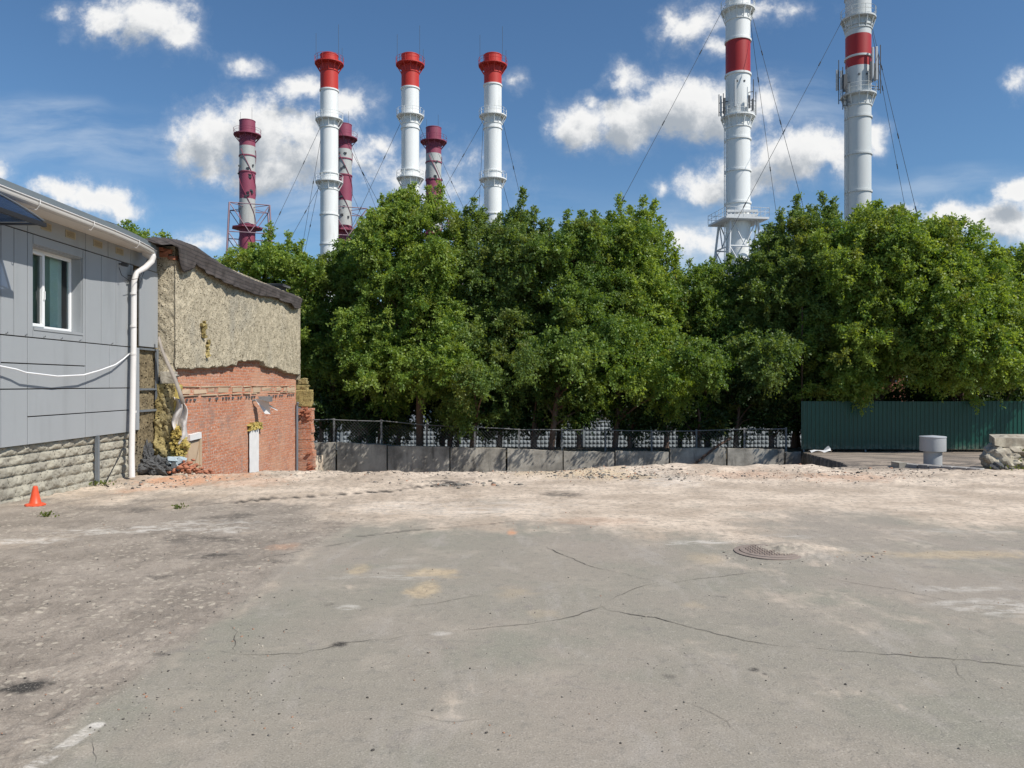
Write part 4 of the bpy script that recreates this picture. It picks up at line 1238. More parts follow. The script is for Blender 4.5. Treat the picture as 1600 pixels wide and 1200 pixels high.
    for k in range(K):
        s = k/(K-1)
        z_t = np.interp(yv, ty, tz)+.02*fbm(yv*3, yv*0, 3); z_b = np.interp(yv, by, bz)
        if s < .35:
            q = s/.35; x = -8.1+(Xh-.06+8.1)*q; z = z_t-.12*(1-q)**2*1.2+.05*fbm(yv*2+7, yv*0+q*3, 3)
            z = z-.25*(1-q)
        else:
            q = (s-.35)/.65
            curve = np.clip(q*5, 0, 1)
            x = Xh-.06+.07*np.sin(curve*math.pi/2)+.09*fbm(yv*2.1+q*.8, yv*0+q*1.5, 3)*2*q+.05*np.abs(np.sin(yv*3.1+q*1.4+2*np.sin(yv*1.7)))*q+.02*q
            z = z_t+(z_b-z_t)*q
        rows.append(np.stack([x+0*yv, yv, z], -1))
    V = np.stack(rows, 0)
    V[..., 0] += .012*fbm(V[..., 1]*9, V[..., 2]*9, 3)
    o = np_mesh('roofing_felt', V.reshape(-1, 3), grid_faces(K, len(yv)), M['tarp'], t, True)
    s = o.modifiers.new('solid', 'SOLIDIFY'); s.thickness = .012
    b = MB(); b.box(-18, XB+.0, 16.7, Y1, 4.6, 4.68); b.build('roof', M['bitumen'], t)
    b = MB()
    for px, py in ((250, 390), (256, 398), (262, 392), (267, 402)):
        p = at(px, py, 16.62); b.box(p.x-.08, p.x+.08, 16.6, 16.8, p.z-.05, p.z+.04, jit=.02)
    b.build('loose_brick', M['brick_broken'], t)
    # parapet corner block seen over the felt's far end
    p = at(438, 448, 24.3); b = MB(); b.box(p.x-.55, p.x+.0, 24.3, 24.9, 4.6, 4.86, jit=.03); b.box(p.x-.8, p.x+.12, 24.2, 25.0, 4.86, 4.91, jit=.03); b.build('roof_hatch', M['bitumen'], t)
brickhouse()

def corner_debris():
    # grey bitumen lump at the corner
    me = bmesh.new(); bmesh.ops.create_icosphere(me, subdivisions=5, radius=1)
    for v in me.verts:
        v.co.x *= .44; v.co.y *= .26; v.co.z *= .20
        k = float(fbm(np.array([v.co.x*5+v.co.y*4]), np.array([v.co.z*5+v.co.y*3]), 4)[0]); v.co *= 1+k*.9+.5*float(fbm(np.array([v.co.x*22]), np.array([v.co.z*22+v.co.y*9]), 2)[0])
    m_ = bpy.data.meshes.new('bitumen_lump'); me.to_mesh(m_); me.free()
    p = at(240, 718, 16.0)
    o = link_mesh('bitumen_lump', m_, M['bitumen']); o.location = (p.x-.02, 16.1, .02); tag(o, 'lumpy dark grey mass of tarry render at the foot of the wall by the downpipe', 'debris')
    p = at(222, 700, 15.95)
    o2 = bpy.data.objects.new('bitumen_lump', m_); COL.objects.link(o2); o2.location = (p.x-.02, 16.15, .28); o2.scale = (.34, .5, 1.25); tag(o2, 'upright grey render lump close behind the foot of the downpipe', 'debris')
    # litter
    b = MB()
    for k in range(10):
        x, z = random.uniform(-7.22, -6.98), random.uniform(-.05, .14); b.box(x, x+.12, 16.05+random.uniform(-.1, .1), 16.2, z, z+.09, jit=.045)
    tag(b.build('litter_bag', M['litter']), 'crumpled pale blue litter at the brick building corner', 'litter')
    pos = np.array([(random.gauss(-6.78, .20), random.gauss(16.1, .18), 0.0) for _ in range(110)]); 
    pos[:, 2] = -.1+np.exp(-((pos[:, 0]+6.8)/.22)**2)*.24*RNG.random(110)
    stones('brick_rubble', pos, RNG.uniform(.02, .055, 110), [M['brick_broken']], 'heap of orange brick rubble beside the litter at the wall corner', 'rubble', kind='stuff')
corner_debris()

# ------------------------------------------------------------------ retaining wall and its railing
YR = 31.0
def zy(py, d): return CH+(600-py)/FP*d
def retaining():
    t = thing('retaining_wall', 'grey concrete panel retaining wall below the row of trees', 'wall', (1, YR, -3.4))
    segs = [(470, 524, 690, 692), (527, 604, 691, 696), (606, 702, 697, 698), (704, 790, 699, 701), (793, 879, 701, 705), (881, 960, 705, 707), (962, 1045, 705, 706), (1047, 1134, 700, 700), (1137, 1225, 701, 702), (1228, 1252, 707, 706)]
    for i, (a, c, za, zb) in enumerate(segs):
        x0, x1 = (a-800)/FP*YR, (c-800)/FP*YR
        if i == 0: x0 = -9.5
        n = 24; b = MB()
        off = random.uniform(-.03, .03)
        ztop = [zy(za+(zb-za)*k/n, YR)+float(fbm(np.array([x0*3+k*.31]), np.array([i*3.3]), 3)[0])*.05 for k in range(n+1)]
        vs = []
        for k in range(n+1):
            x = x0+(x1-x0)*k/n
            vs += [(x, YR+off, -3.6), (x, YR+off, ztop[k]), (x, YR+off+.18, ztop[k]+.005), (x, YR+off+.18, -3.6)]
        fs = []
        for k in range(n):
            for q in range(3): fs.append((4*k+q, 4*k+4+q, 4*k+5+q, 4*k+1+q))
        fs += [(0, 1, 2, 3), (4*n+3, 4*n+2, 4*n+1, 4*n)]
        b.add(vs, fs); o = b.build('concrete_panel', M['concrete'], t)
    b = MB(); b.box(-9.5, 11.7, YR+.25, YR+.35, -3.6, -1.3); b.build('backfill_face', M['void'], t)
    # side wall of the pit under the right-hand pavement
    r = thing('chainlink_railing', 'rusty grey post and rail fence with wire mesh on the concrete wall', 'fence', (1, YR+.3, -1))
    Y = YR+.42
    posts = [(522, 655), (596, 657), (667, 663), (742, 667), (811, 671), (878, 671), (946, 672), (1018, 673), (1088, 672), (1163, 669), (1228, 669)]
    pz = []
    for px, py in posts:
        b = MB(); x = (px-800)/FP*Y; z = zy(py, Y)
        b.box(x-.035, x+.035, Y-.03, Y+.03, -1.4, z+.03); b.build('post', M['railgrey'], r); pz.append((x, z))
    pz = [(-8.2, zy(656, Y))]+pz
    lean = [0]*20
    for (x0, z0), (x1, z1) in zip(pz[:-1], pz[1:]):
        b = MB(); b.tube([(x0, Y-.02, z0-random.uniform(0, .04)), ((x0+x1)/2, Y-.02, (z0+z1)/2-random.uniform(0, .05)), (x1, Y-.02, z1-random.uniform(0, .04))], .022, 6)
        b.tube([(x0, Y-.02, z0-.98), (x1, Y-.02, z1-.96)], .018, 6)
        b.build('rail', M['railgrey'], r)
        w = MB(); zt = min(z0, z1)-.04; zb = zt-.90; s = .13
        k = x0
        while k < x1:
            for sg in (1, -1):
                xa, xb = k, k+sg*.90
                za, zb2 = zb, zt
                if xb > x1: zb2 = za+(x1-xa)/(xb-xa)*.9; xb = x1
                if xb < x0: zb2 = za+(x0-xa)/(xb-xa)*.9; xb = x0
                if abs(xb-xa) > .05: w.tube([(xa, Y-.04, za), (xb, Y-.04, zb2)], .0035, 3, caps=False)
            k += s
        w.build('wire_mesh', M['railgrey'], r)
    # leaning dark beam
    a = at(1082, 728, YR-.35); c = at(1118, 699, YR-.05); e = at(1142, 684, YR+.25)
    b = MB(); b.tube([a, c, e], .05, 6); tag(b.build('leaning_beam', M['rust']), 'dark rusty beam leaning diagonally over the concrete wall', 'beam')
    a, c = at(1253, 640, 31.6), at(1253.5, 480, 31.6)
    b = MB(); b.tube([(a.x, a.y, -1.2), a, c], .03, 6); tag(b.build('thin_pole', M['rust']), 'thin rusty pole rising at the left end of the green fence', 'pole')
retaining()

def green_fence():
    YF = 31.05
    t = thing('corrugated_fence', 'dark green corrugated metal fence along the far pavement', 'fence', (18, YF, -1))
    x0 = (1252-800)/FP*YF; P = .17; W = 8*P
    z0, z1 = zy(702, YF), zy(627, YF)
    i = 0; x = x0
    while x < 27:
        prof = []
        for k in range(8):
            u = x+k*P
            prof += [(u, 0), (u+.055, 0), (u+.075, -.022), (u+.150, -.022)]
        prof.append((x+W+.004, 0))
        dz = random.uniform(-.012, .012)
        b = MB(); off = .0025*(i % 2); vs = []
        for (u, dy) in prof: vs += [(u, YF+dy+off, z0+dz), (u, YF+dy+off, z1+dz)]
        b.add(vs, [(2*k, 2*k+2, 2*k+3, 2*k+1) for k in range(len(prof)-1)])
        b.build('corrugated_sheet', M['green'], t)
        x += W; i += 1
    for z in (z0+.35, z1-.3):
        b = MB(); b.box(x0, 27, YF+.02, YF+.06, z, z+.04); b.build('rail', M['steel'], t)
    xx = x0+.1
    while xx < 27:
        b = MB(); b.box(xx, xx+.06, YF+.065, YF+.125, -1.4, z1-.05); b.build('post', M['steel'], t); xx += 2.5
green_fence()

def vent_pipe():
    p = at(1457.5, 735, 16.6); zb = gz(p.x, p.y+.05)-.05
    d = 17.0; x = (1457.5-800)/FP*d
    z = lambda py: CH+(600-py)/FP*d
    t = thing('vent_pipe', 'grey round ventilation pipe with a wide drum cap', 'vent', (x, d, z(727)))
    b = MB(); b.lathe(x, d, [(.185, z(745)), (.185, z(703))], 40); b.build('pipe', M['vent'], t, True)
    b = MB(); b.lathe(x, d, [(.19, z(703)), (.262, z(704.5)), (.264, z(703.5)), (.264, z(683.5)), (.272, z(683.2)), (.272, z(682.2)), (.262, z(681.6)), (.001, z(680))], 48); b.build('cap', M['vent'], t, True, 40)
vent_pipe()

def kerb():
    t = thing('block_kerb', 'low row of sooty mortared blocks in front of the vent pipe', 'kerb', (9.5, 16.2, 0))
    A, B_ = at(1401, 729, 16.9), at(1533, 737, 15.6)
    A, B_ = Vector((A.x, A.y, 0)), Vector((B_.x, B_.y, 0))
    L = (B_-A).length; dr = (B_-A)/L; nn = Vector((-dr.y, dr.x, 0)); s = 0
    if nn.y < 0: nn = -nn
    while s < L-.05:
        w = min(random.uniform(.16, .30), L-s)
        p = A+dr*s; q = A+dr*(s+w-.012)
        f = s/L
        zt = CH+(600-(723.5+f*8.5))/FP*p.y; zb = zt-.15
        h = random.uniform(-.006, .006)
        b = MB(); cs = [p, q, q+nn*.22, p+nn*.22]
        b.add([(c.x, c.y, zb+h) for c in cs]+[(c.x, c.y, zt+h) for c in cs], [(0, 1, 5, 4), (1, 2, 6, 5), (2, 3, 7, 6), (3, 0, 4, 7), (4, 5, 6, 7), (3, 2, 1, 0)])
        o = b.build('block', M['kerbbrick'], t); bevel(o, .008, 1)
        s += w
    p = at(1401, 727, 16.9)
    b = MB(); b.box(p.x-.02, p.x+.14, 16.75, 17.1, p.z-.07, p.z+.075, jit=.01); b.build('end_stone', M['concrete_light'], t)
kerb()

def lump(name, loc, sc, mat, seed, amp=.5, sub=4, parent=None, flat_top=None):
    bm = bmesh.new(); bmesh.ops.create_icosphere(bm, subdivisions=sub, radius=1)
    vs = np.array([tuple(v.co) for v in bm.verts])
    k = fbm(vs[:, 0]*2.1+seed*7.7+vs[:, 1]*1.3, vs[:, 2]*2.1+seed*3.1-vs[:, 1]*1.7, 5)
    k2 = np.round(k*7)/7*.6+k*.4
    vs = vs*(1+amp*k2[:, None]*1.6)
    if flat_top is not None: vs[:, 2] = np.minimum(vs[:, 2], flat_top+.05*k)
    vs = vs*np.array(sc)+np.array(loc)
    for v, c in zip(bm.verts, vs): v.co = c
    me = bpy.data.meshes.new(name); bm.to_mesh(me); bm.free()
    return link_mesh(name, me, mat, parent)

def rubble_pile():
    t = thing('rubble_block', 'broken masonry block with a flat concrete slab on top, weeds at its foot', 'rubble', (11, 16.3, 0))
    d = 16.3
    def wp(px, py, dd=d): return at(px, py, dd)
    p = wp(1556, 716); lump('round_chunk', (p.x, d-.1, p.z-.02), (.34, .34, .30), M['rubble'], 1, .45, 4, t)
    p = wp(1582, 722); lump('chunk', (p.x, d-.2, p.z-.05), (.42, .3, .24), M['rubble'], 2, .6, 4, t)
    p = wp(1600, 708); lump('chunk', (p.x+.2, d+.15, p.z), (.80, .55, .36), M['rubble'], 3, .5, 4, t)
    p = wp(1630, 724); lump('chunk', (p.x+.2, d-.1, p.z-.05), (.6, .4, .3), M['concrete_light'], 4, .6, 4, t)
    # slab
    n = 50; xs = np.linspace(wp(1543, 0).x, 13.2, n); b = MB(); vs = []
    for k, x in enumerate(xs):
        w = float(fbm(np.array([x*3.]), np.array([2.2]), 4)[0])
        z1 = CH+(600-683.5)/FP*d; z0 = z1-.18-.12*w
        y0 = d-.22+.1*w
        vs += [(x, y0, z0), (x, y0-.03*w, z1), (x+.5, d+.75, z1+.02), (x+.5, d+.75, z0)]
    fs = [(4*k+q, 4*k+4+q, 4*k+4+(q+1) % 4, 4*k+(q+1) % 4) for k in range(n-1) for q in range(4)]
    fs += [(0, 1, 2, 3)]
    b.add(vs, fs); b.build('slab', M['rubble'], t)
    p = wp(1541, 733); lump('dark_stone', (p.x, d-.35, gz(p.x, d-.35)+.06), (.15, .14, .10), M['bitumen'], 6, .4, 3, t)
    pos = np.array([(random.uniform(10.0, 12.6), d-.35+random.gauss(0, .12), 0) for _ in range(90)])
    pos[:, 2] = ground_z(pos[:, 0], pos[:, 1])+RNG.random(90)*.22*np.clip((pos[:, 0]-10.2), 0, 1)
    stones('small_rubble', pos, RNG.uniform(.02, .08, 90), [STONEM[0], M['rubble'], M['concrete_light']], None, None, parent=t)
rubble_pile()

def rag():
    p = at(1283, 702, 29.5); z = gz(p.x, p.y)
    b = MB(); n, m_ = 8, 16; vs = []
    for i in range(m_):
        for k in range(n):
            u, v = i/(m_-1), k/(n-1)
            vs.append((p.x-.45+u*.8, p.y-.2+v*.4, z+.03+.08*abs(math.sin(u*5+v*3))+(.25*max(0, u-.75)*4*(v > .3))*.6))
    b.add(vs, [(i*n+k, i*n+k+1, (i+1)*n+k+1, (i+1)*n+k) for i in range(m_-1) for k in range(n-1)])
    tag(b.build('white_rag', M['rag'], None, True), 'crumpled white rag on the pavement in front of the green fence', 'rag')
rag()

# ------------------------------------------------------------------ white relief concrete fence beyond the trees
def relief_fence():
    Y = 46.0; t = thing('relief_fence', 'whitewashed concrete panel fence with waffle relief beyond the trees', 'fence', (0, Y, -2.8))
    W = 2.9; x = -16.0; ztop = zy(657, Y)
    while x < 17:
        ncx, ncz = 12, 9; nx, nz_ = ncx*6+1, ncz*6+1
        xs = np.linspace(x+.06, x+W-.06, nx); zs = np.linspace(-2.9, ztop-.12, nz_)
        Xg, Zg = np.meshgrid(xs, zs)
        u = (np.arange(nx)/6) % 1; v = (np.arange(nz_)/6) % 1
        pu = 1-np.abs(u*2-1); pv = 1-np.abs(v*2-1)
        Yg = Y-.055*np.clip(np.minimum(pu[None]+0*Xg, pv[:, None]+0*Xg)*1.6, 0, 1)
        np_mesh('relief_panel', np.stack([Xg, Yg, Zg], -1).reshape(-1, 3), grid_faces(nz_, nx), M['fence_white'], t)
        b = MB(); b.box(x-.06, x+.06, Y-.10, Y+.1, -2.8, ztop); b.build('post', M['fence_white'], t)
        b = MB(); b.box(x+.062, x+W-.062, Y-.05, Y+.05, ztop-.12, ztop-.02); b.build('top_rim', M['fence_white'], t)
        x += W
relief_fence()

def far_buildings():
    def block(x0, x1, y, z1, mat, label, nm, rows, cols):
        t = thing(nm, label, 'building', ((x0+x1)/2, y, -3))
        b = MB(); b.box(x0, x1, y, y+14, -3, z1); b.build('wall', mat, t)
        b = MB(); b.box(x0-.3, x1+.3, y-.3, y+14.3, z1, z1+.35); b.build('roof', M['farwall'], t)
        for i in range(cols):
            for j in range(rows):
                w = (x1-x0)/cols; xx = x0+w*(i+.2); h = (z1+3)/rows; zz = -3+h*(j+.3)
                b = MB(); b.box(xx, xx+w*.6, y-.06, y-.003, zz, zz+h*.45); b.build('window', M['glassfar'], t)
    block(-26, 6, 82, 8.0, M['farwall'], 'long grey industrial building glimpsed behind the left trees', 'industrial_building', 3, 8)
    block(14, 40, 78, 8.5, M['farred'], 'red brick boiler house glimpsed behind the right trees', 'boiler_house', 3, 6)
far_buildings()

# ------------------------------------------------------------------ chimneys
def ring_platform(t, cx, cy, z, r, ro, mat, posts=14, h=1.1, cone=True, nm='gallery'):
    b = MB()
    b.lathe(cx, cy, [(r, z-.22), (ro-.05, z-.20), (ro, z-.16), (ro, z+.02), (r, z+.02)], 36)
    b.lathe(cx, cy, [(r, z-1.55), (r+.10, z-1.50), (r+.10, z-1.35), (r, z-1.30)], 36)
    g = b.build(nm, mat, t)
    for k in range(12):
        a = 2*math.pi*(k+.3)/12; b = MB(); ca, sa = math.cos(a), math.sin(a)
        b.tube([(cx+(ro-.12)*ca, cy+(ro-.12)*sa, z-.2), (cx+(r+.04)*ca, cy+(r+.04)*sa, z-1.45)], .075, 4); b.build('gallery_strut', mat, g)
    b = MB()
    for k in range(posts):
        a = 2*math.pi*k/posts; b.tube([(cx+ro*math.cos(a), cy+ro*math.sin(a), z), (cx+ro*math.cos(a), cy+ro*math.sin(a), z+h)], .035, 4, caps=False)
    for zz in (z+h, z+h*.55):
        b.tube([(cx+ro*math.cos(2*math.pi*k/36), cy+ro*math.sin(2*math.pi*k/36), zz) for k in range(37)], .028, 4, caps=False)
    b.build('guard_rail', mat, g)

def guy(t, p0, p1, r=.035, knots=6):
    b = MB(); p0 = Vector(p0); p1 = Vector(p1)
    pts = []
    for k in range(17):
        s = k/16; q = p0.lerp(p1, s); q.z -= 4*s*(1-s)*(p1-p0).length*.006; pts.append(q)
    b.tube(pts, r, 5, caps=False)
    for k in range(2, 15, 3):
        b.tube([pts[k], pts[k]+(pts[k+1]-pts[k]).normalized()*.7], r*2.6, 5)
    b.build('guy_wire', M['wire'], t)

def anchor(px0, py0, d0, px1, py1, d1, zend=-2.8):
    """a cable from a shaft point through a second seen point, carried on down to the ground"""
    a = at(px0, py0, d0); c = at(px1, py1, d1)
    k = (zend-a.z)/(c.z-a.z)
    return a, a+(c-a)*k

def shaft(t, cx, cy, r0, bands, mats, flange):
    """bands: (z_low, z_high, mat index) bottom up"""
    zs = []; mis = []
    prof = [(r0, bands[0][0])]
    for (a, c, mi) in bands:
        prof.append((r0, c)); mis.append(mi)
    b = MB(); b.lathe(cx, cy, prof, 48, mis=mis)
    zt = bands[-1][1]
    b.lathe(cx, cy, [(r0, zt), (r0+.05, zt), (r0+.05, zt+.12), (r0-.15, zt+.12), (r0-.15, zt-3), (0.001, zt-3)], 48, mis=[bands[-1][2], bands[-1][2], bands[-1][2], len(mats)-1, len(mats)-1])
    b.build('shaft', mats, t, True, 35)
    for z, mi in flange:
        f = MB(); f.lathe(cx, cy, [(r0, z-.16), (r0+.13, z-.14), (r0+.13, z+.10), (r0, z+.14)], 48); f.build('flange_ring', mats[mi], t, True, 30)

def ladder(t, cx, cy, r, z0, z1, ang, mat):
    b = MB()
    for s in (-.22, .22):
        a = ang+s/r; x, y = cx+(r+.2)*math.cos(a), cy+(r+.2)*math.sin(a); b.box(x-.04, x+.04, y-.04, y+.04, z0, z1)
    z = z0
    a0, a1 = ang-.22/r, ang+.22/r
    while z < z1:
        b.tube([(cx+(r+.2)*math.cos(a0), cy+(r+.2)*math.sin(a0), z), (cx+(r+.2)*math.cos(a1), cy+(r+.2)*math.sin(a1), z)], .025, 3, caps=False); z += .6
    b.build('ladder', mat, t)

def white_chimney(px, wpx, D, label, guys, py_top=82, red=137, gal=(94, 183, 281), fl=(196, 268, 333, 380, 420), hpx=27.0):
    cx = (px-800)/FP*D; r = wpx/2/FP*D
    Z = lambda py: CH+(600-py)/FP*(D-r)
    t = thing('white_chimney', label, 'chimney', (cx, D, -3), 'tall white chimneys with red tops')
    shaft(t, cx, D, r, [(-3, Z(red), 0), (Z(red), Z(py_top), 1)], [M['chim_white'], M['chim_red'], M['void']], [(Z(red), 0)]+[(Z(f), 0) for f in fl])
    ring_platform(t, cx, D, Z(gal[0]), r, r*1.62, M['chim_red'])
    for g in gal[1:]: ring_platform(t, cx, D, Z(g), r, r*1.55, M['chim_white'], 10)
    b = MB()
    for s, h in ((-1.45, 7.0), (1.1, 9.0), (1.5, 3.5)):
        b.tube([(cx+s*r, D-.3, Z(gal[0])), (cx+s*r, D-.3, Z(gal[0])+h*.75)], .028, 4)
    b.build('lightning_rod', M['ant_dark'], t)
    for g in guys: guy(t, *anchor(*g))
    return t
D1 = 134
white_chimney(514.5, 27.5, D1, 'white chimney with red top, leftmost of the three matching ones', [(500, 200, D1, 425, 357, D1-6), (500, 290, D1, 443, 390, D1-8), (499, 285, D1, 474, 400, D1+20), (503, 205, D1, 470, 395, D1+25), (530, 200, D1, 600, 330, D1+10)])
white_chimney(641, 27.5, D1, 'white chimney with red top, middle of the three matching ones', [(626, 192, D1, 560, 330, D1-6), (627, 288, D1, 600, 340, D1-8), (655, 195, D1, 700, 300, D1+14)], red=134, gal=(96, 177, 275), fl=(197, 263, 330, 390))
white_chimney(770, 27.5, D1, 'white chimney with red top, rightmost of the three matching ones', [(754, 190, D1, 690, 300, D1-6), (753, 287, D1, 713, 342, D1-8), (786, 192, D1, 819, 330, D1+8), (786, 288, D1, 797, 328, D1+8), (755, 195, D1, 748, 330, D1+30)], red=129, gal=(97, 177, 277), fl=(197, 265, 332, 390))

def corner_tower(t, cx, cy, top, zbot, half, mat, spread=1.25, levels=4, nm='lattice_frame', rr=.11, rot=.35):
    b = MB()
    def corner(k, z):
        f = (top-z)/(top-zbot); h = half*(1+(spread-1)*f); a = rot+math.pi/4+k*math.pi/2
        return Vector((cx+h*1.414*math.cos(a), cy+h*1.414*math.sin(a), z))
    zs = [top+(zbot-top)*i/levels for i in range(levels+1)]
    for k in range(4):
        b.tube([corner(k, top), corner(k, zbot)], rr*1.35, 6)
        for i in range(levels):
            b.tube([corner(k, zs[i]), corner((k+1) % 4, zs[i])], rr*.9, 5)
            b.tube([corner(k, zs[i]), (corner(k, zs[i+1])+corner((k+1) % 4, zs[i+1]))/2], rr*.75, 5)
            b.tube([corner((k+1) % 4, zs[i]), (corner(k, zs[i+1])+corner((k+1) % 4, zs[i+1]))/2], rr*.75, 5)
        b.tube([corner(k, zs[0]), Vector((cx, cy, zs[0]))], rr*.6, 4)
    return b.build(nm, mat, t)

def old_chimney(px, wpx, D, py_top, label, bands, gal, guys, tower=None):
    cx = (px-800)/FP*D; r = wpx/2/FP*D
    Z = lambda py: CH+(600-py)/FP*(D-r)
    t = thing('old_chimney', label, 'chimney', (cx, D, -3), 'older chimneys banded in faded magenta and white')
    bl = []; lo = -3
    for py, mi in bands[::-1]:
        bl.append((lo, Z(py), mi)); lo = Z(py)
    shaft(t, cx, D, r, bl, [M['mag'], M['oldwhite'], M['void']], [(Z(bands[2][0])+.05, 0), (Z(bands[4][0])+.05, 0), (Z(gal)-4.5, 0)])
    ring_platform(t, cx, D, Z(gal), r, r*1.72, M['mag'], 10)
    b = MB()   # spiral strakes
    for ph in (0, 2.1, 4.2):
        pts = []
        for k in range(120):
            z = Z(py_top)-6-k*.26; a = ph+k*.075
            pts.append((cx+(r+.10)*math.cos(a), D+(r+.10)*math.sin(a), z))
        b.tube(pts, .07, 4)
    b.build('spiral_strake', M['mag'], t)
    for k in range(14):
        b = MB(); a = -math.pi/2+random.uniform(-1.1, 1.1); z = Z(random.uniform(py_top+30, py_top+170))
        x_, y_ = cx+(r+.05)*math.cos(a), D+(r+.05)*math.sin(a)
        b.box(x_-.25, x_+.25, y_-.15, y_+.1, z-.15, z+.2, jit=.08); b.build('bracket', M['ant_dark'], t)
    b = MB()
    for s, h in ((-.9, 6), (.6, 7)):
        b.tube([(cx+s*r, D, Z(py_top)-1), (cx+s*r, D, Z(py_top)+h-4)], .028, 4)
    b.build('lightning_rod', M['ant_dark'], t)
    if tower:
        ctop, cbot, half = tower
        corner_tower(t, cx+half*.1, D, Z(ctop), -3, half, M['lattice_old'], 1.5, 7, rr=.12)
        b = MB(); b.lathe(cx, D, [(r, Z(ctop+34)), (r*2.0, Z(ctop+34)+.1), (r*2.0, Z(ctop+34)+.35), (r, Z(ctop+34)+.4)], 8); b.build('deck', M['mag'], t)
    for g in guys: guy(t, *anchor(*g))
D2 = 160
bandsA = [(186, 0), (226, 1), (267, 0), (309, 1), (350, 0), (400, 1)]
old_chimney(386.5, 24, D2, 186, 'faded magenta and white chimney inside a square lattice frame', bandsA, 207, [], (322, 400, 3.9))
old_chimney(537.5, 24, D2+4, 192, 'magenta banded chimney half hidden behind the leftmost white one', [(192, 0), (231, 1), (272, 0), (312, 1), (352, 0), (400, 1)], 213, [(548, 222, D2, 592, 335, D2-8), (549, 300, D2, 566, 338, D2-4)], (327, 400, 3.9))
old_chimney(677.5, 24, D2+4, 197, 'magenta banded chimney rising behind the middle treetops', [(197, 0), (238, 1), (279, 0), (318, 1), (358, 0), (400, 1)], 218, [(685, 240, D2, 728, 330, D2-8)], (333, 400, 3.9))

def near_chimney(px, wpx, D, label, redb, rings, gal_top, gal_ant, guys, tower, mat, ant):
    cx = (px-800)/FP*D; r = wpx/2/FP*D
    Z = lambda py: CH+(600-py)/FP*(D-r)
    t = thing('near_chimney', label, 'chimney', (cx, D, -3), 'two nearest chimneys reaching out of the picture')
    zt = Z(gal_top)+16
    shaft(t, cx, D, r, [(-3, Z(redb[1]), 0), (Z(redb[1]), Z(redb[0]), 1), (Z(redb[0]), zt-9, 0), (zt-9, zt, 1)], [mat, M['band_red'], M['void']], [(Z(p), 0) for p in rings])
    ring_platform(t, cx, D, Z(gal_top), r, r*1.38, mat, 8)
    ring_platform(t, cx, D, zt-3, r, r*1.5, M['chim_red'], 10)
    ring_platform(t, cx, D, Z(gal_ant), r, r*1.40, mat, 10)
    z0 = Z(gal_ant)
    b = MB(); c = MB(); e = MB()
    for (dx, dy, z, w, h, kind) in ant:
        x, y = cx+dx*r, D+dy*r
        w *= .8
        if kind == 'w':
            b = MB(); b.box(x-w/2, x+w/2, y-.12, y+.12, z0+z, z0+z+h); bevel(b.build('panel_antenna', M['antenna'], t), .05, 2)
        elif kind == 'd':
            e = MB(); e.box(x-w/2, x+w/2, y-.1, y+.1, z0+z, z0+z+h); e.build('radio_unit', M['ant_dark'], t)
        else:
            c = MB()
            c.tube([(x, y, z0+z), (x, y, z0+z+h)], .06, 5)
            ang = math.atan2(dy, dx)
            for zz in (z+.5, z+h*.6):
                c.tube([(x, y, z0+zz), (cx+r*math.cos(ang), D+r*math.sin(ang), z0+zz+.1)], .05, 4)
            c.build('antenna_mast', M['ant_dark'], t)
    if tower:
        ztop = Z(tower)
        corner_tower(t, cx, D, ztop, -3, r*1.15, M['lattice'], 2.3, 7, rr=.11, rot=.15)
        b = MB(); h = r*2.0
        a0 = .15
        pts = [(cx+h*1.3*math.cos(a0+math.pi/4+k*math.pi/2), D+h*1.3*math.sin(a0+math.pi/4+k*math.pi/2)) for k in range(4)]
        b.add([(x, y, ztop-.35) for x, y in pts]+[(x, y, ztop-.1) for x, y in pts], [(0, 1, 5, 4), (1, 2, 6, 5), (2, 3, 7, 6), (3, 0, 4, 7), (4, 5, 6, 7), (3, 2, 1, 0)])
        b.build('deck', M['lattice'], t)
        b = MB()
        for k in range(4):
            p, q = Vector((*pts[k], ztop-.1)), Vector((*pts[(k+1) % 4], ztop-.1))
            for s in range(6):
                m_ = p.lerp(q, s/5); b.tube([m_, m_+Vector((0, 0, 1.15))], .03, 4, caps=False)
            for zz in (.6, 1.15): b.tube([p+Vector((0, 0, zz)), q+Vector((0, 0, zz))], .028, 4, caps=False)
        b.build('guard_rail', M['lattice'], t)
        b = MB(); s = r*1.25
        b.box(cx-s, cx+s, D-r-.5, D-r-.2, ztop+.0, ztop+.35); b.box(cx-s, cx+s, D-r-.5, D-r-.2, ztop+.6, ztop+.9)
        for k in range(9): b.box(cx-s+k*s/4-.06, cx-s+k*s/4+.06, D-r-.45, D-r-.25, ztop+.35, ztop+.6)
        b.build('truss_beam', M['lattice'], t)
    ladder(t, cx, D, r, 0, Z(gal_ant), math.radians(-172), mat)
    b = MB()
    for q in (-.35, .25):
        for pz in (Z(redb[1])-1.2,): b.box(cx+q*r-.1, cx+q*r+.1, D-r-.02, D-r*.8, pz-.1, pz+.1)
    b.build('hatch', M['ant_dark'], t)
    for g in guys: guy(t, *anchor(*g), r=.028)
D3 = 98
antA = [(-1.5, -.3, .0, .28, 2.6, 'w'), (-1.25, -.5, -.2, .25, 2.4, 'd'), (-1.55, .1, .2, 0, 2.8, 'm'), (-1.35, -.5, .2, 0, 2.6, 'm'), (-.62, -1.35, .6, .34, 3.4, 'w'), (.95, -1.1, .4, 0, 3.8, 'm'), (.55, -1.25, .5, .30, 1.6, 'd'), (.85, -1.2, .3, .25, 1.4, 'd'), (1.5, 0, .3, 0, 3.0, 'm')]
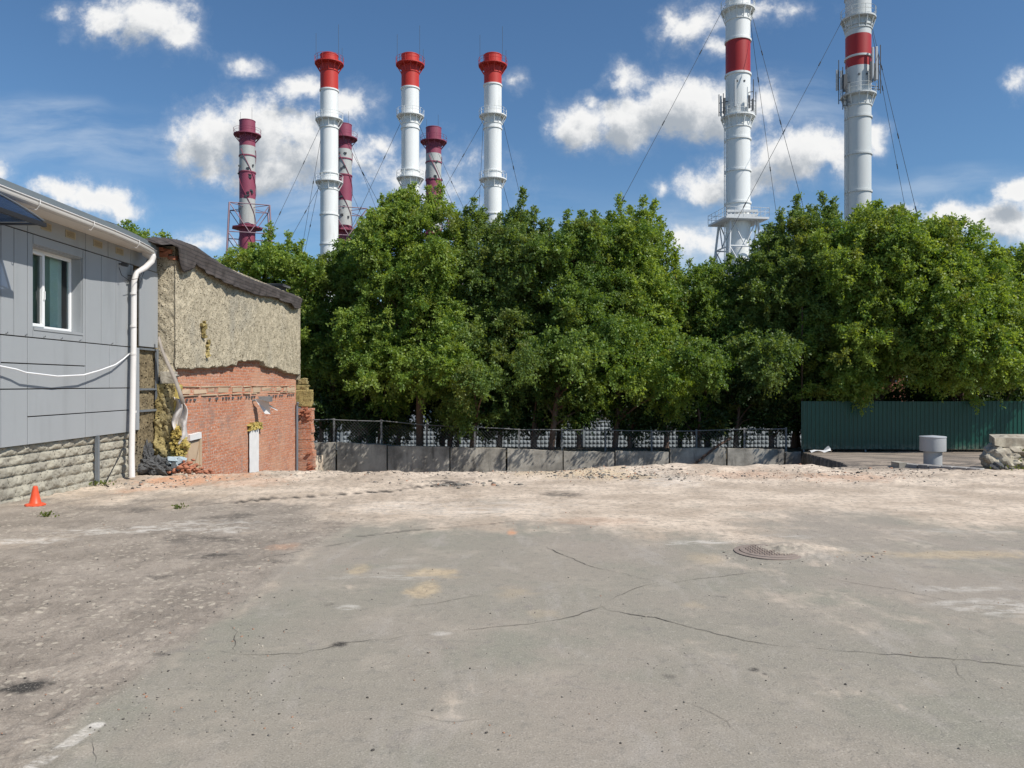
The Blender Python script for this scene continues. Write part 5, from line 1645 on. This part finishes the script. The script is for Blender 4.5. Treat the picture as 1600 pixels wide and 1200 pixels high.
near_chimney(1153, 37.5, D3, 'huge white chimney with red band standing in a white lattice base', (57, 111), (10, 57, 111, 213, 263, 314), 8, 177, [(1133, 8, D3, 970, 312, D3-10), (1172, 12, D3, 1256, 322, D3-12), (1170, 15, D3, 1213, 330, D3+16)], 340, M['chim_white'], antA)
antB = [(-1.85, -.2, .6, .35, 2.6, 'w'), (-1.60, -.4, .6, .30, 2.4, 'w'), (-1.75, -.3, -1.2, 0, 5.6, 'm'), (-1.5, -.5, -2.0, 0, 5.4, 'm'), (-1.35, -.6, .2, .5, 2.2, 'd'), (-1.2, -.6, -1.6, 0, 5.0, 'm'), (.62, -1.25, 1.4, .30, 4.0, 'w'), (1.02, -1.05, 1.4, .36, 4.2, 'w'), (.5, -1.25, 1.0, .4, 2.6, 'd'), (.8, -1.2, 1.2, .3, 2.2, 'd'), (1.6, -.2, .6, 0, 4.6, 'm'), (1.9, .1, .4, 0, 6.2, 'm')]
near_chimney(1341, 37.5, D3, 'huge pale grey chimney with red band and many antennas', (50, 100), (-12, 34, 84, 179, 237, 296), 22, 143, [(1317, 30, D3, 1175, 294, D3-10), (1361, 35, D3, 1434, 335, D3-10), (1362, 48, D3, 1417, 335, D3+6)], None, M['chim_grey'], antB)

# ------------------------------------------------------------------ trees
def leaves_mesh(name, C, T, size, mat, parent, tint):
    """C (n,3) leaf bases, T (n,3) leaf directions; rhombic leaflets slightly folded"""
    n = len(C)
    T = T/np.linalg.norm(T, axis=1, keepdims=True)
    R = RNG.normal(size=(n, 3)); R[:, 2] *= .5
    S = np.cross(T, R+np.array([0, 0, .4])); S /= (np.linalg.norm(S, axis=1, keepdims=True)+1e-9)
    L = size[:, None]
    N = np.cross(T, S)
    v0 = C; v2 = C+T*L; v1 = C+T*L*.42+S*L*.29+N*L*.07; v3 = C+T*L*.42-S*L*.29+N*L*.07
    V = np.stack([v0, v1, v2, v3], 1).reshape(-1, 3)
    F = np.arange(n*4).reshape(n, 4)
    o = np_mesh(name, V, F, mat, parent)
    a = o.data.attributes.new('tint', 'FLOAT_COLOR', 'POINT')
    t4 = np.repeat(np.concatenate([tint, np.zeros((n, 1)), np.ones((n, 1))], 1)[:, None], 4, 1).astype(np.float32)
    a.data.foreach_set('color', t4.reshape(-1))
    return o

def sample_crown(lobes, n, depth0, shell=.72):
    """lobes: (x, z, rx, rz, ry, dy). Boughs spread over the union, leaf clumps gathered on the upper side of each bough"""
    lob = np.array([(l[0], depth0+l[5], l[1], l[2], l[4], l[3]) for l in lobes])
    nb = max(8, int(n/8))
    vol = (lob[:, 3]*lob[:, 4]*lob[:, 5])**.78
    idx = RNG.choice(len(lob), nb, p=vol/vol.sum())
    d = RNG.normal(size=(nb, 3)); d[:, 1] -= .25; d /= np.linalg.norm(d, axis=1, keepdims=True)
    r = np.where(RNG.random(nb) < shell, .72+.25*RNG.random(nb), RNG.random(nb)**.5*.7)
    Bc = lob[idx, :3]+d*r[:, None]*lob[idx, 3:6]
    sz = RNG.uniform(.45, 1.15, nb)*min(1.0, .42+.16*float(lob[:, 3:6].mean()))
    k = RNG.choice(nb, n, p=sz**2/(sz**2).sum())
    e = RNG.normal(size=(n, 3)); e /= np.linalg.norm(e, axis=1, keepdims=True)
    e[:, 2] = np.where(RNG.random(n) < .72, np.abs(e[:, 2]), e[:, 2])
    q = RNG.random(n)**.45
    side = d[k]*.35
    P = Bc[k]+(e*np.array([.95, .95, .80])+side)*(q*sz[k])[:, None]
    # tips of the bough sag
    P[:, 2] -= (np.hypot(e[:, 0], e[:, 1])*q)**2*sz[k]*.30
    out = e*.7+d[k]*.5
    # a share of clumps loosely fills the crown between the boughs
    m_ = RNG.random(n) < .30
    i2 = RNG.choice(len(lob), n, p=vol/vol.sum()); d2 = RNG.normal(size=(n, 3)); d2 /= np.linalg.norm(d2, axis=1, keepdims=True)
    P2 = lob[i2, :3]+d2*(RNG.random(n)**.35)[:, None]*lob[i2, 3:6]*1.10
    P = np.where(m_[:, None], P2, P); out = np.where(m_[:, None], d2, out)
    return P, out/np.linalg.norm(out, axis=1, keepdims=True), k

def tree(name, label, cat, base, lobes, nclump, mat='leaf', shoots=(), trunks=None, leaf=.115, per=216, group='trees behind the concrete wall', depth=None, lean=0, twig=.60, yellow=.25, nlimb=26):
    bx, by, bz = base
    t = thing(name, label, cat, (bx, by, bz), group)
    dep = by if depth is None else depth
    P, d, idx = sample_crown(lobes, int(nclump*1.08), dep)
    # lobe centre of the whole crown, for limbs
    nclump = int(nclump)
    cen = np.array([np.mean([l[0] for l in lobes]), dep, np.mean([l[1] for l in lobes])])
    out = d*.8+np.array([0, 0, .35])
    K = 9; nodes = 8
    per2 = max(1, per//(K*nodes))
    n = len(P)
    tw = out[:, None]*.75+RNG.normal(size=(n, K, 3))*.75
    tw[..., 2] += .15
    tw /= np.linalg.norm(tw, axis=2, keepdims=True)
    ln = RNG.uniform(.6, 1.15, (n, K))*twig*RNG.uniform(.7, 1.25, (n, 1))
    s = np.linspace(.25, 1, nodes)
    pos = P[:, None, None]+tw[:, :, None]*ln[:, :, None, None]*s[None, None, :, None]
    pos[..., 2] -= (s**2)[None, None, :]*ln[..., None]*.28
    pos = np.repeat(pos[:, :, :, None], per2, 3)
    tint = np.repeat(RNG.random((n, 1, 1, 1)), K, 1)*.6+RNG.random((n, K, 1, 1))*.4
    tint = np.broadcast_to(tint, pos.shape[:4])
    yel = np.broadcast_to(((RNG.random((n, 1, 1, 1)) < yellow)*RNG.random((n, 1, 1, 1))), pos.shape[:4])
    twd = np.broadcast_to(tw[:, :, None, None], pos.shape)
    C = pos.reshape(-1, 3)+RNG.normal(size=(pos.size//3, 3))*.045
    T = twd.reshape(-1, 3)*.5+RNG.normal(size=C.shape)*.6+np.array([0, 0, -.32])
    TI = np.stack([tint.reshape(-1), yel.reshape(-1)], 1)
    # upright leafy shoots at the top
    wood = MB(); xtra_c = []; xtra_t = []
    for (sx, sz0, sz1, w) in shoots:
        sz0 -= .5; sz1 += .08; w *= .70
        # a leading stem with short side twigs, each carrying leaves
        for rep in range(3):
            h = (sz1-sz0)*(1.0 if rep == 0 else random.uniform(.45, .8))
            lean_x, lean_y = random.uniform(-.16, .16)*h, random.uniform(-.2, .2)*h
            ox, oy = (0, random.uniform(-.4, .4)) if rep == 0 else (random.uniform(-1.0, 1.0)*(w+.15), random.uniform(-.7, .7))
            st = []
            for q in range(7):
                f = q/6; st.append(np.array([sx+ox-lean_x*(1-f)+.05*math.sin(f*7+sx*3+rep), dep+oy+lean_y*f, sz0+h*f]))
            wood.tube(st, [.022*(1-q/7)+.004 for q in range(7)], 4, caps=False)
            m_ = int(15*h/.4)
            for _ in range(m_):
                f = random.random()**.8; i0 = min(5, int(f*6)); o0 = st[i0]+(st[i0+1]-st[i0])*(f*6-i0)
                tl = (w*1.25*(1-f)**.7+.09)*random.uniform(.35, 1.6)
                a = random.random()*6.283; dv = np.array([math.cos(a), math.sin(a), random.uniform(.0, .9)])
                k_ = 9; u = RNG.random((k_, 1))
                c = o0+dv*tl*u+RNG.normal(size=(k_, 3))*.035
                C = np.concatenate([C, c]) if False else C
                xtra_c.append(c); xtra_t.append(dv*.6+RNG.normal(size=(k_, 3))*.5+np.array([0, 0, -.15]))
    if xtra_c:
        c = np.concatenate(xtra_c); C = np.concatenate([C, c]); T = np.concatenate([T, np.concatenate(xtra_t)])
        TI = np.concatenate([TI, np.stack([.3+.7*RNG.random(len(c)), .25*RNG.random(len(c))], 1)])
    size = RNG.uniform(.7, 1.25, len(C))*leaf
    leaves_mesh('crown', C, T, size, M[mat], t, TI)
    # trunk(s) and limbs
    tr = trunks or [((bx, by), (cen[0], dep), .13)]
    ztop = max(l[1]+l[3]*.4 for l in lobes)
    k = 0
    for (a, c, r) in tr:
        hz = ztop-bz; pts = []; rs = []
        for q in range(9):
            f = q/8
            pts.append((a[0]+(c[0]-a[0])*f+.10*math.sin(f*5+a[0]*3)*f, a[1]+(c[1]-a[1])*f, bz-.2+hz*f)); rs.append(r*(1-f*.82)+.012)
        wood_t = MB(); wood_t.tube(pts, rs, 9)
        for _ in range(nlimb//len(tr)):
            i = int(RNG.integers(0, len(P))); g = P[i]
            f = np.clip((g[2]-bz)/hz*random.uniform(.45, .85), .16, .95)
            q = f*8; i0 = min(7, int(q)); o0 = Vector(pts[i0]).lerp(Vector(pts[i0+1]), q-i0)
            mid = o0.lerp(Vector(g), .5)+Vector((0, 0, random.uniform(-.1, .35)))
            r0 = (r*(1-f*.82)+.012)*.5
            wood_t.tube([o0, mid, Vector(g)], [r0, r0*.6, .010], 5, caps=False)
        wood_t.build('trunk', M['bark'], t, True)
    if wood.v: wood.build('shoot_stem', M['bark'], t, True)
    return t

def L(px, py, rpx, rpy, d, ry=None, dy=0.0):
    p = at(px, py, d); k = d/FP
    return (p.x, p.z, rpx*k, rpy*k, ry if ry else (rpx+rpy)/2*k, dy)
def S(px, py0, py1, w, d):
    a, c = at(px, py0, d), at(px, py1, d)
    return (a.x, a.z, c.z, w*d/FP)
TD = 34.0
def B(px, d=TD, z=-1.15): return ((px-800)/FP*d, d, z)

tree('maple_tree', 'small bushy tree with a forked top behind the felt covered roof', 'tree', B(415, 33), [L(415, 440, 48, 50, 33), L(375, 420, 28, 30, 33), L(450, 430, 28, 26, 33), L(420, 520, 50, 60, 33)], 230,
     shoots=[S(428, 400, 355, 9, 33), S(396, 400, 385, 9, 33), S(360, 420, 395, 8, 33), S(470, 425, 378, 5, 33), S(452, 400, 368, 4, 33)], mat='leaf2')
tree('maple_tree', 'slender pale tree between the insulated wall and the tallest left tree', 'tree', B(515, 34.5), [L(505, 470, 32, 60, TD), L(545, 430, 30, 50, TD), L(515, 560, 48, 70, TD), L(560, 620, 40, 40, TD, dy=1)], 330,
     shoots=[S(497, 425, 400, 8, TD), S(520, 420, 392, 8, TD), S(485, 440, 410, 6, TD), S(535, 400, 380, 9, TD)])
tree('maple_tree', 'tallest full crowned maple left of the middle with a reddish trunk', 'tree', B(656, 32.2), [L(640, 400, 68, 72, 33), L(600, 430, 55, 85, 33), L(680, 410, 48, 85, 33), L(630, 520, 92, 80, 33), L(690, 540, 50, 70, 33, dy=-.5), L(600, 590, 60, 45, 33), L(640, 345, 40, 28, 33), L(700, 570, 32, 34, 29.4, dy=-3.6), L(612, 590, 32, 28, 29.6, dy=-3.4), L(556, 570, 22, 30, 29.8, dy=-3.2)], 960,
     shoots=[S(598, 340, 308, 10, 33), S(622, 330, 300, 10, 33), S(645, 325, 290, 8, 33), S(668, 325, 296, 9, 33), S(688, 330, 290, 10, 33), S(705, 355, 318, 9, 33), S(575, 370, 330, 9, 33), S(562, 400, 352, 8, 33), S(722, 390, 350, 8, 33)],
     trunks=[(((656-800)/FP*32.2, 32.2), ((650-800)/FP*33, 33), .16)], mat='leaf2', depth=33)
tree('maple_tree', 'open crowned maple in front of the rightmost of three white chimneys', 'tree', B(738, 33), [L(790, 420, 56, 62, TD), L(760, 450, 45, 80, TD), L(825, 430, 34, 70, TD), L(770, 540, 75, 70, TD), L(740, 610, 50, 50, TD, dy=-1), L(800, 620, 50, 40, TD, dy=0), L(760, 610, 28, 26, 30, dy=-4), L(815, 560, 26, 30, 30, dy=-4)], 660,
     shoots=[S(741, 375, 325, 9, TD), S(756, 370, 335, 8, TD), S(815, 365, 312, 9, TD), S(800, 370, 335, 9, TD), S(832, 375, 338, 9, TD), S(782, 375, 345, 9, TD), S(846, 400, 360, 8, TD), S(730, 390, 340, 7, TD)],
     trunks=[(((736-800)/FP*32, 32.0), ((770-800)/FP*TD, TD), .13)], mat='leaf4')
tree('maple_tree', 'maple with a pale trunk leaning right, right of the middle', 'tree', B(862, 32.3), [L(880, 430, 45, 52, TD), L(905, 430, 50, 60, TD), L(875, 530, 62, 75, TD), L(935, 520, 50, 80, TD), L(890, 610, 60, 40, TD, dy=.5), L(905, 560, 26, 26, 30, dy=-4)], 620,
     shoots=[S(858, 395, 358, 8, TD), S(880, 390, 350, 9, TD), S(905, 385, 342, 9, TD), S(925, 385, 345, 9, TD), S(892, 390, 362, 8, TD)],
     trunks=[(((860-800)/FP*32.0, 32.0), ((893-800)/FP*33.2, 33.2), .13)])
tree('maple_tree', 'tall narrow topped maple left of the dip in the treeline', 'tree', B(985, 34), [L(985, 400, 42, 48, TD), L(965, 440, 55, 60, TD), L(1020, 430, 34, 62, TD), L(985, 530, 75, 75, TD), L(1025, 590, 42, 50, TD, dy=-1.5), L(975, 610, 55, 40, TD, dy=-1), L(1012, 590, 36, 32, 30, dy=-4), L(945, 555, 22, 30, 30, dy=-4)], 760,
     shoots=[S(966, 365, 306, 9, TD), S(990, 370, 318, 10, TD), S(1005, 360, 312, 9, TD), S(1024, 370, 314, 10, TD), S(1036, 395, 350, 10, TD), S(950, 370, 330, 8, TD), S(938, 380, 345, 7, TD), S(1050, 420, 392, 7, TD)],
     trunks=[(((960-800)/FP*33, 33), ((985-800)/FP*TD, TD), .12)], mat='leaf2')
tree('maple_tree', 'low crowned tree filling the dip below the lattice base chimney', 'tree', B(1105, 35), [L(1105, 470, 52, 52, 35), L(1085, 540, 50, 70, 35), L(1140, 530, 50, 75, 35), L(1110, 620, 65, 50, 35), L(1105, 575, 34, 28, 30.4, dy=-4.6)], 590,
     shoots=[S(1080, 430, 408, 9, 35), S(1115, 430, 405, 10, 35), S(1140, 425, 400, 10, 35), S(1065, 440, 420, 8, 35)])
tree('maple_tree', 'tall irregular maple with thin upright shoots between the two nearest chimneys', 'tree', B(1248, 34), [L(1215, 430, 55, 55, TD), L(1250, 400, 45, 50, TD), L(1190, 480, 50, 65, TD), L(1240, 500, 70, 85, TD), L(1215, 600, 70, 50, TD), L(1205, 560, 30, 34, 30.2, dy=-3.8)], 790,
     shoots=[S(1246, 360, 308, 8, TD), S(1262, 360, 325, 9, TD), S(1290, 360, 296, 10, TD), S(1303, 360, 314, 9, TD), S(1216, 385, 330, 6, TD), S(1225, 390, 345, 9, TD), S(1275, 365, 325, 10, TD), S(1195, 410, 372, 8, TD), S(1175, 425, 385, 8, TD), S(1212, 400, 362, 7, TD)], mat='leaf4')
tree('maple_tree', 'large round bright green maple overhanging the middle of the green fence', 'tree', B(1375, 32.6), [L(1370, 420, 80, 85, 31.8), L(1320, 440, 55, 85, 31.8), L(1420, 430, 60, 82, 31.8), L(1340, 545, 75, 58, 31.8, dy=-.8), L(1420, 520, 75, 80, 31.8, dy=-1), L(1300, 585, 42, 40, 31.6, dy=-.3), L(1375, 355, 40, 28, 31.8)], 1150,
     shoots=[S(1370, 345, 318, 14, 31.8), S(1345, 350, 328, 12, 31.8), S(1398, 355, 335, 12, 31.8), S(1425, 365, 345, 12, 31.8)], mat='leaf2', depth=31.8, leaf=.12)
tree('maple_tree', 'broad bright maple at the right end of the green fence', 'tree', B(1500, 32.6), [L(1485, 430, 62, 78, 31.5), L(1525, 480, 48, 85, 31.5), L(1500, 535, 82, 68, 31.2, dy=-.8), L(1555, 555, 40, 52, 31.2, dy=-.8), L(1455, 500, 50, 80, 31.5, dy=-.8)], 900,
     shoots=[S(1480, 360, 345, 13, 31.5), S(1455, 365, 350, 12, 31.5), S(1520, 400, 370, 10, 31.5), S(1540, 420, 390, 9, 31.5)], mat='leaf2', depth=31.5, leaf=.12)
tree('maple_tree', 'darker maple at the right edge of the picture behind the broad one', 'tree', B(1610, 35), [L(1600, 470, 50, 70, 35), L(1640, 500, 70, 100, 35), L(1610, 580, 60, 60, 35), L(1570, 450, 26, 40, 35)], 520,
     shoots=[S(1578, 420, 392, 8, 35), S(1596, 415, 385, 9, 35), S(1600, 400, 388, 8, 35), S(1560, 425, 402, 7, 35)], mat='leaf2')
tree('maple_tree', 'small treetop peeping over the grey building roof', 'tree', B(215, 34), [L(215, 390, 26, 22, 34), L(240, 400, 30, 26, 34), L(210, 450, 60, 50, 34)], 120, shoots=[S(205, 372, 352, 8, 34), S(225, 375, 360, 8, 34)], mat='leaf2')
# second row closes the wood towards the back
back = [(520, 560, 70, 90), (600, 540, 80, 110), (690, 530, 80, 120), (780, 530, 80, 110), (870, 530, 80, 110), (960, 530, 80, 110), (1060, 560, 80, 90), (1160, 550, 85, 100), (1260, 510, 90, 120), (1370, 500, 100, 120), (1480, 510, 100, 110), (1570, 560, 80, 90)]
desc = ['dark tree in the second row close to the brick building', 'dark back row tree behind the left chimney treetops', 'dark back row tree behind the tallest left maple', 'dark back row tree behind the open crowned maple', 'dark back row tree behind the leaning trunk',
        'dark back row tree behind the narrow topped maple', 'dark back row tree left of the treeline dip', 'dark back row tree right of the treeline dip', 'dark back row tree at the left end of the green fence', 'dark back row tree behind the round bright maple', 'dark back row tree behind the broad right maple', 'dark back row tree near the right picture edge']
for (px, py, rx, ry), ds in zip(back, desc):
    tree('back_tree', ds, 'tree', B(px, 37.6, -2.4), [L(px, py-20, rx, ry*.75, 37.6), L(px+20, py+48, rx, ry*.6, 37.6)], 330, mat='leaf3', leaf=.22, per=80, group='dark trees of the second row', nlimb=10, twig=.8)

# undergrowth
under = [(500, 640, 22, 34), (560, 650, 26, 24), (622, 645, 24, 28), (703, 645, 30, 34), (780, 640, 34, 32), (835, 645, 24, 36), (905, 628, 20, 16), (985, 645, 36, 34), (1040, 640, 38, 38), (1090, 640, 40, 36), (1150, 630, 36, 36), (1205, 640, 34, 36), (1240, 630, 24, 44)]
ud = ['shrub beside the brick pier stub', 'shrub behind the first railing bays', 'shrub left of the reddish trunk', 'shrub right of the reddish trunk', 'shrub left of the leaning pale trunk', 'thin shrub just left of the leaning trunk', 'small shrub above the patch of white fence', 'shrub behind the wire mesh right of the white fence patch',
      'shrub below the treeline dip, left part', 'shrub right above the leaning beam', 'shrub right of the leaning beam', 'shrub left of the thin pole', 'shrub under the thin pole at the fence end']
under += [(1290, 628, 34, 24), (1350, 622, 40, 26), (1420, 622, 40, 26), (1490, 622, 40, 26), (1560, 620, 40, 28)]
ud += ['bush peeping over the left end of the green fence', 'bush behind the green fence left of its middle', 'bush behind the green fence above the vent pipe', 'bush behind the green fence left of the rubble block', 'bush behind the green fence at the right picture edge']
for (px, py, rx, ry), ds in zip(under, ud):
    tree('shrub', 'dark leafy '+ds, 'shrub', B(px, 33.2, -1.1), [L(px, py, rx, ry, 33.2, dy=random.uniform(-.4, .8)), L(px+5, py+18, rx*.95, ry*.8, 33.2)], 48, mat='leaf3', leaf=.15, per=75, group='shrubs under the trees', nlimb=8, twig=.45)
# extra stems
for (px, lean, r, ds) in ((590, 12, .06, 'thin dark double stem by the second railing post'), (575, -6, .05, 'thin dark stem between two railing posts'), (830, 10, .05, 'thin stem left of the leaning trunk'), (715, 4, .06, 'slim stem left of the railing middle')):
    x = (px-800)/FP*33
    b = MB(); b.tube([(x, 33, -1.3), (x+lean*.01, 33, .2), (x+lean*.03, 33, 1.6), (x+lean*.06, 33.2, 3.6)], [r, r*.9, r*.7, r*.4], 7)
    tag(b.build('sapling_stem', M['bark'], None, True), ds, 'sapling')

def weeds():
    def weed(nm, label, x, y, h, n, leaf=.05, r=.2):
        t = thing(nm, label, 'weed', (x, y, gz(x, y)))
        z = gz(x, y)
        C = np.stack([RNG.normal(x, r, n), RNG.normal(y, r*.6, n), z+RNG.random(n)*h*.8], 1)
        T = RNG.normal(size=(n, 3))*.6+np.array([0, 0, .8])
        leaves_mesh('foliage', C, T, RNG.uniform(.6, 1.4, n)*leaf, M['weed'], t, RNG.random((n, 2))*np.array([1, .6]))
    x, y = gnd(73, 813, -.05); weed('weed', 'tiny grass tuft in front of the orange cone', x, y, .06, 60, .04, .05)
    x, y = gnd(281, 797, -.02); weed('weed', 'tiny green tuft on the dusty asphalt by the wall corner', x, y, .05, 50, .04, .05)
    weed('weed', 'weeds growing over the broken masonry block', 11.0, 15.85, .55, 420, .06, .28)
    weed('weed', 'low weeds at the foot of the rubble block', 10.6, 15.75, .10, 220, .05, .35)
    x, y = gnd(160, 757, -.1); weed('weed', 'sparse dry tuft at the base of the stone plinth', x, y, .08, 60, .05, .12)
weeds()
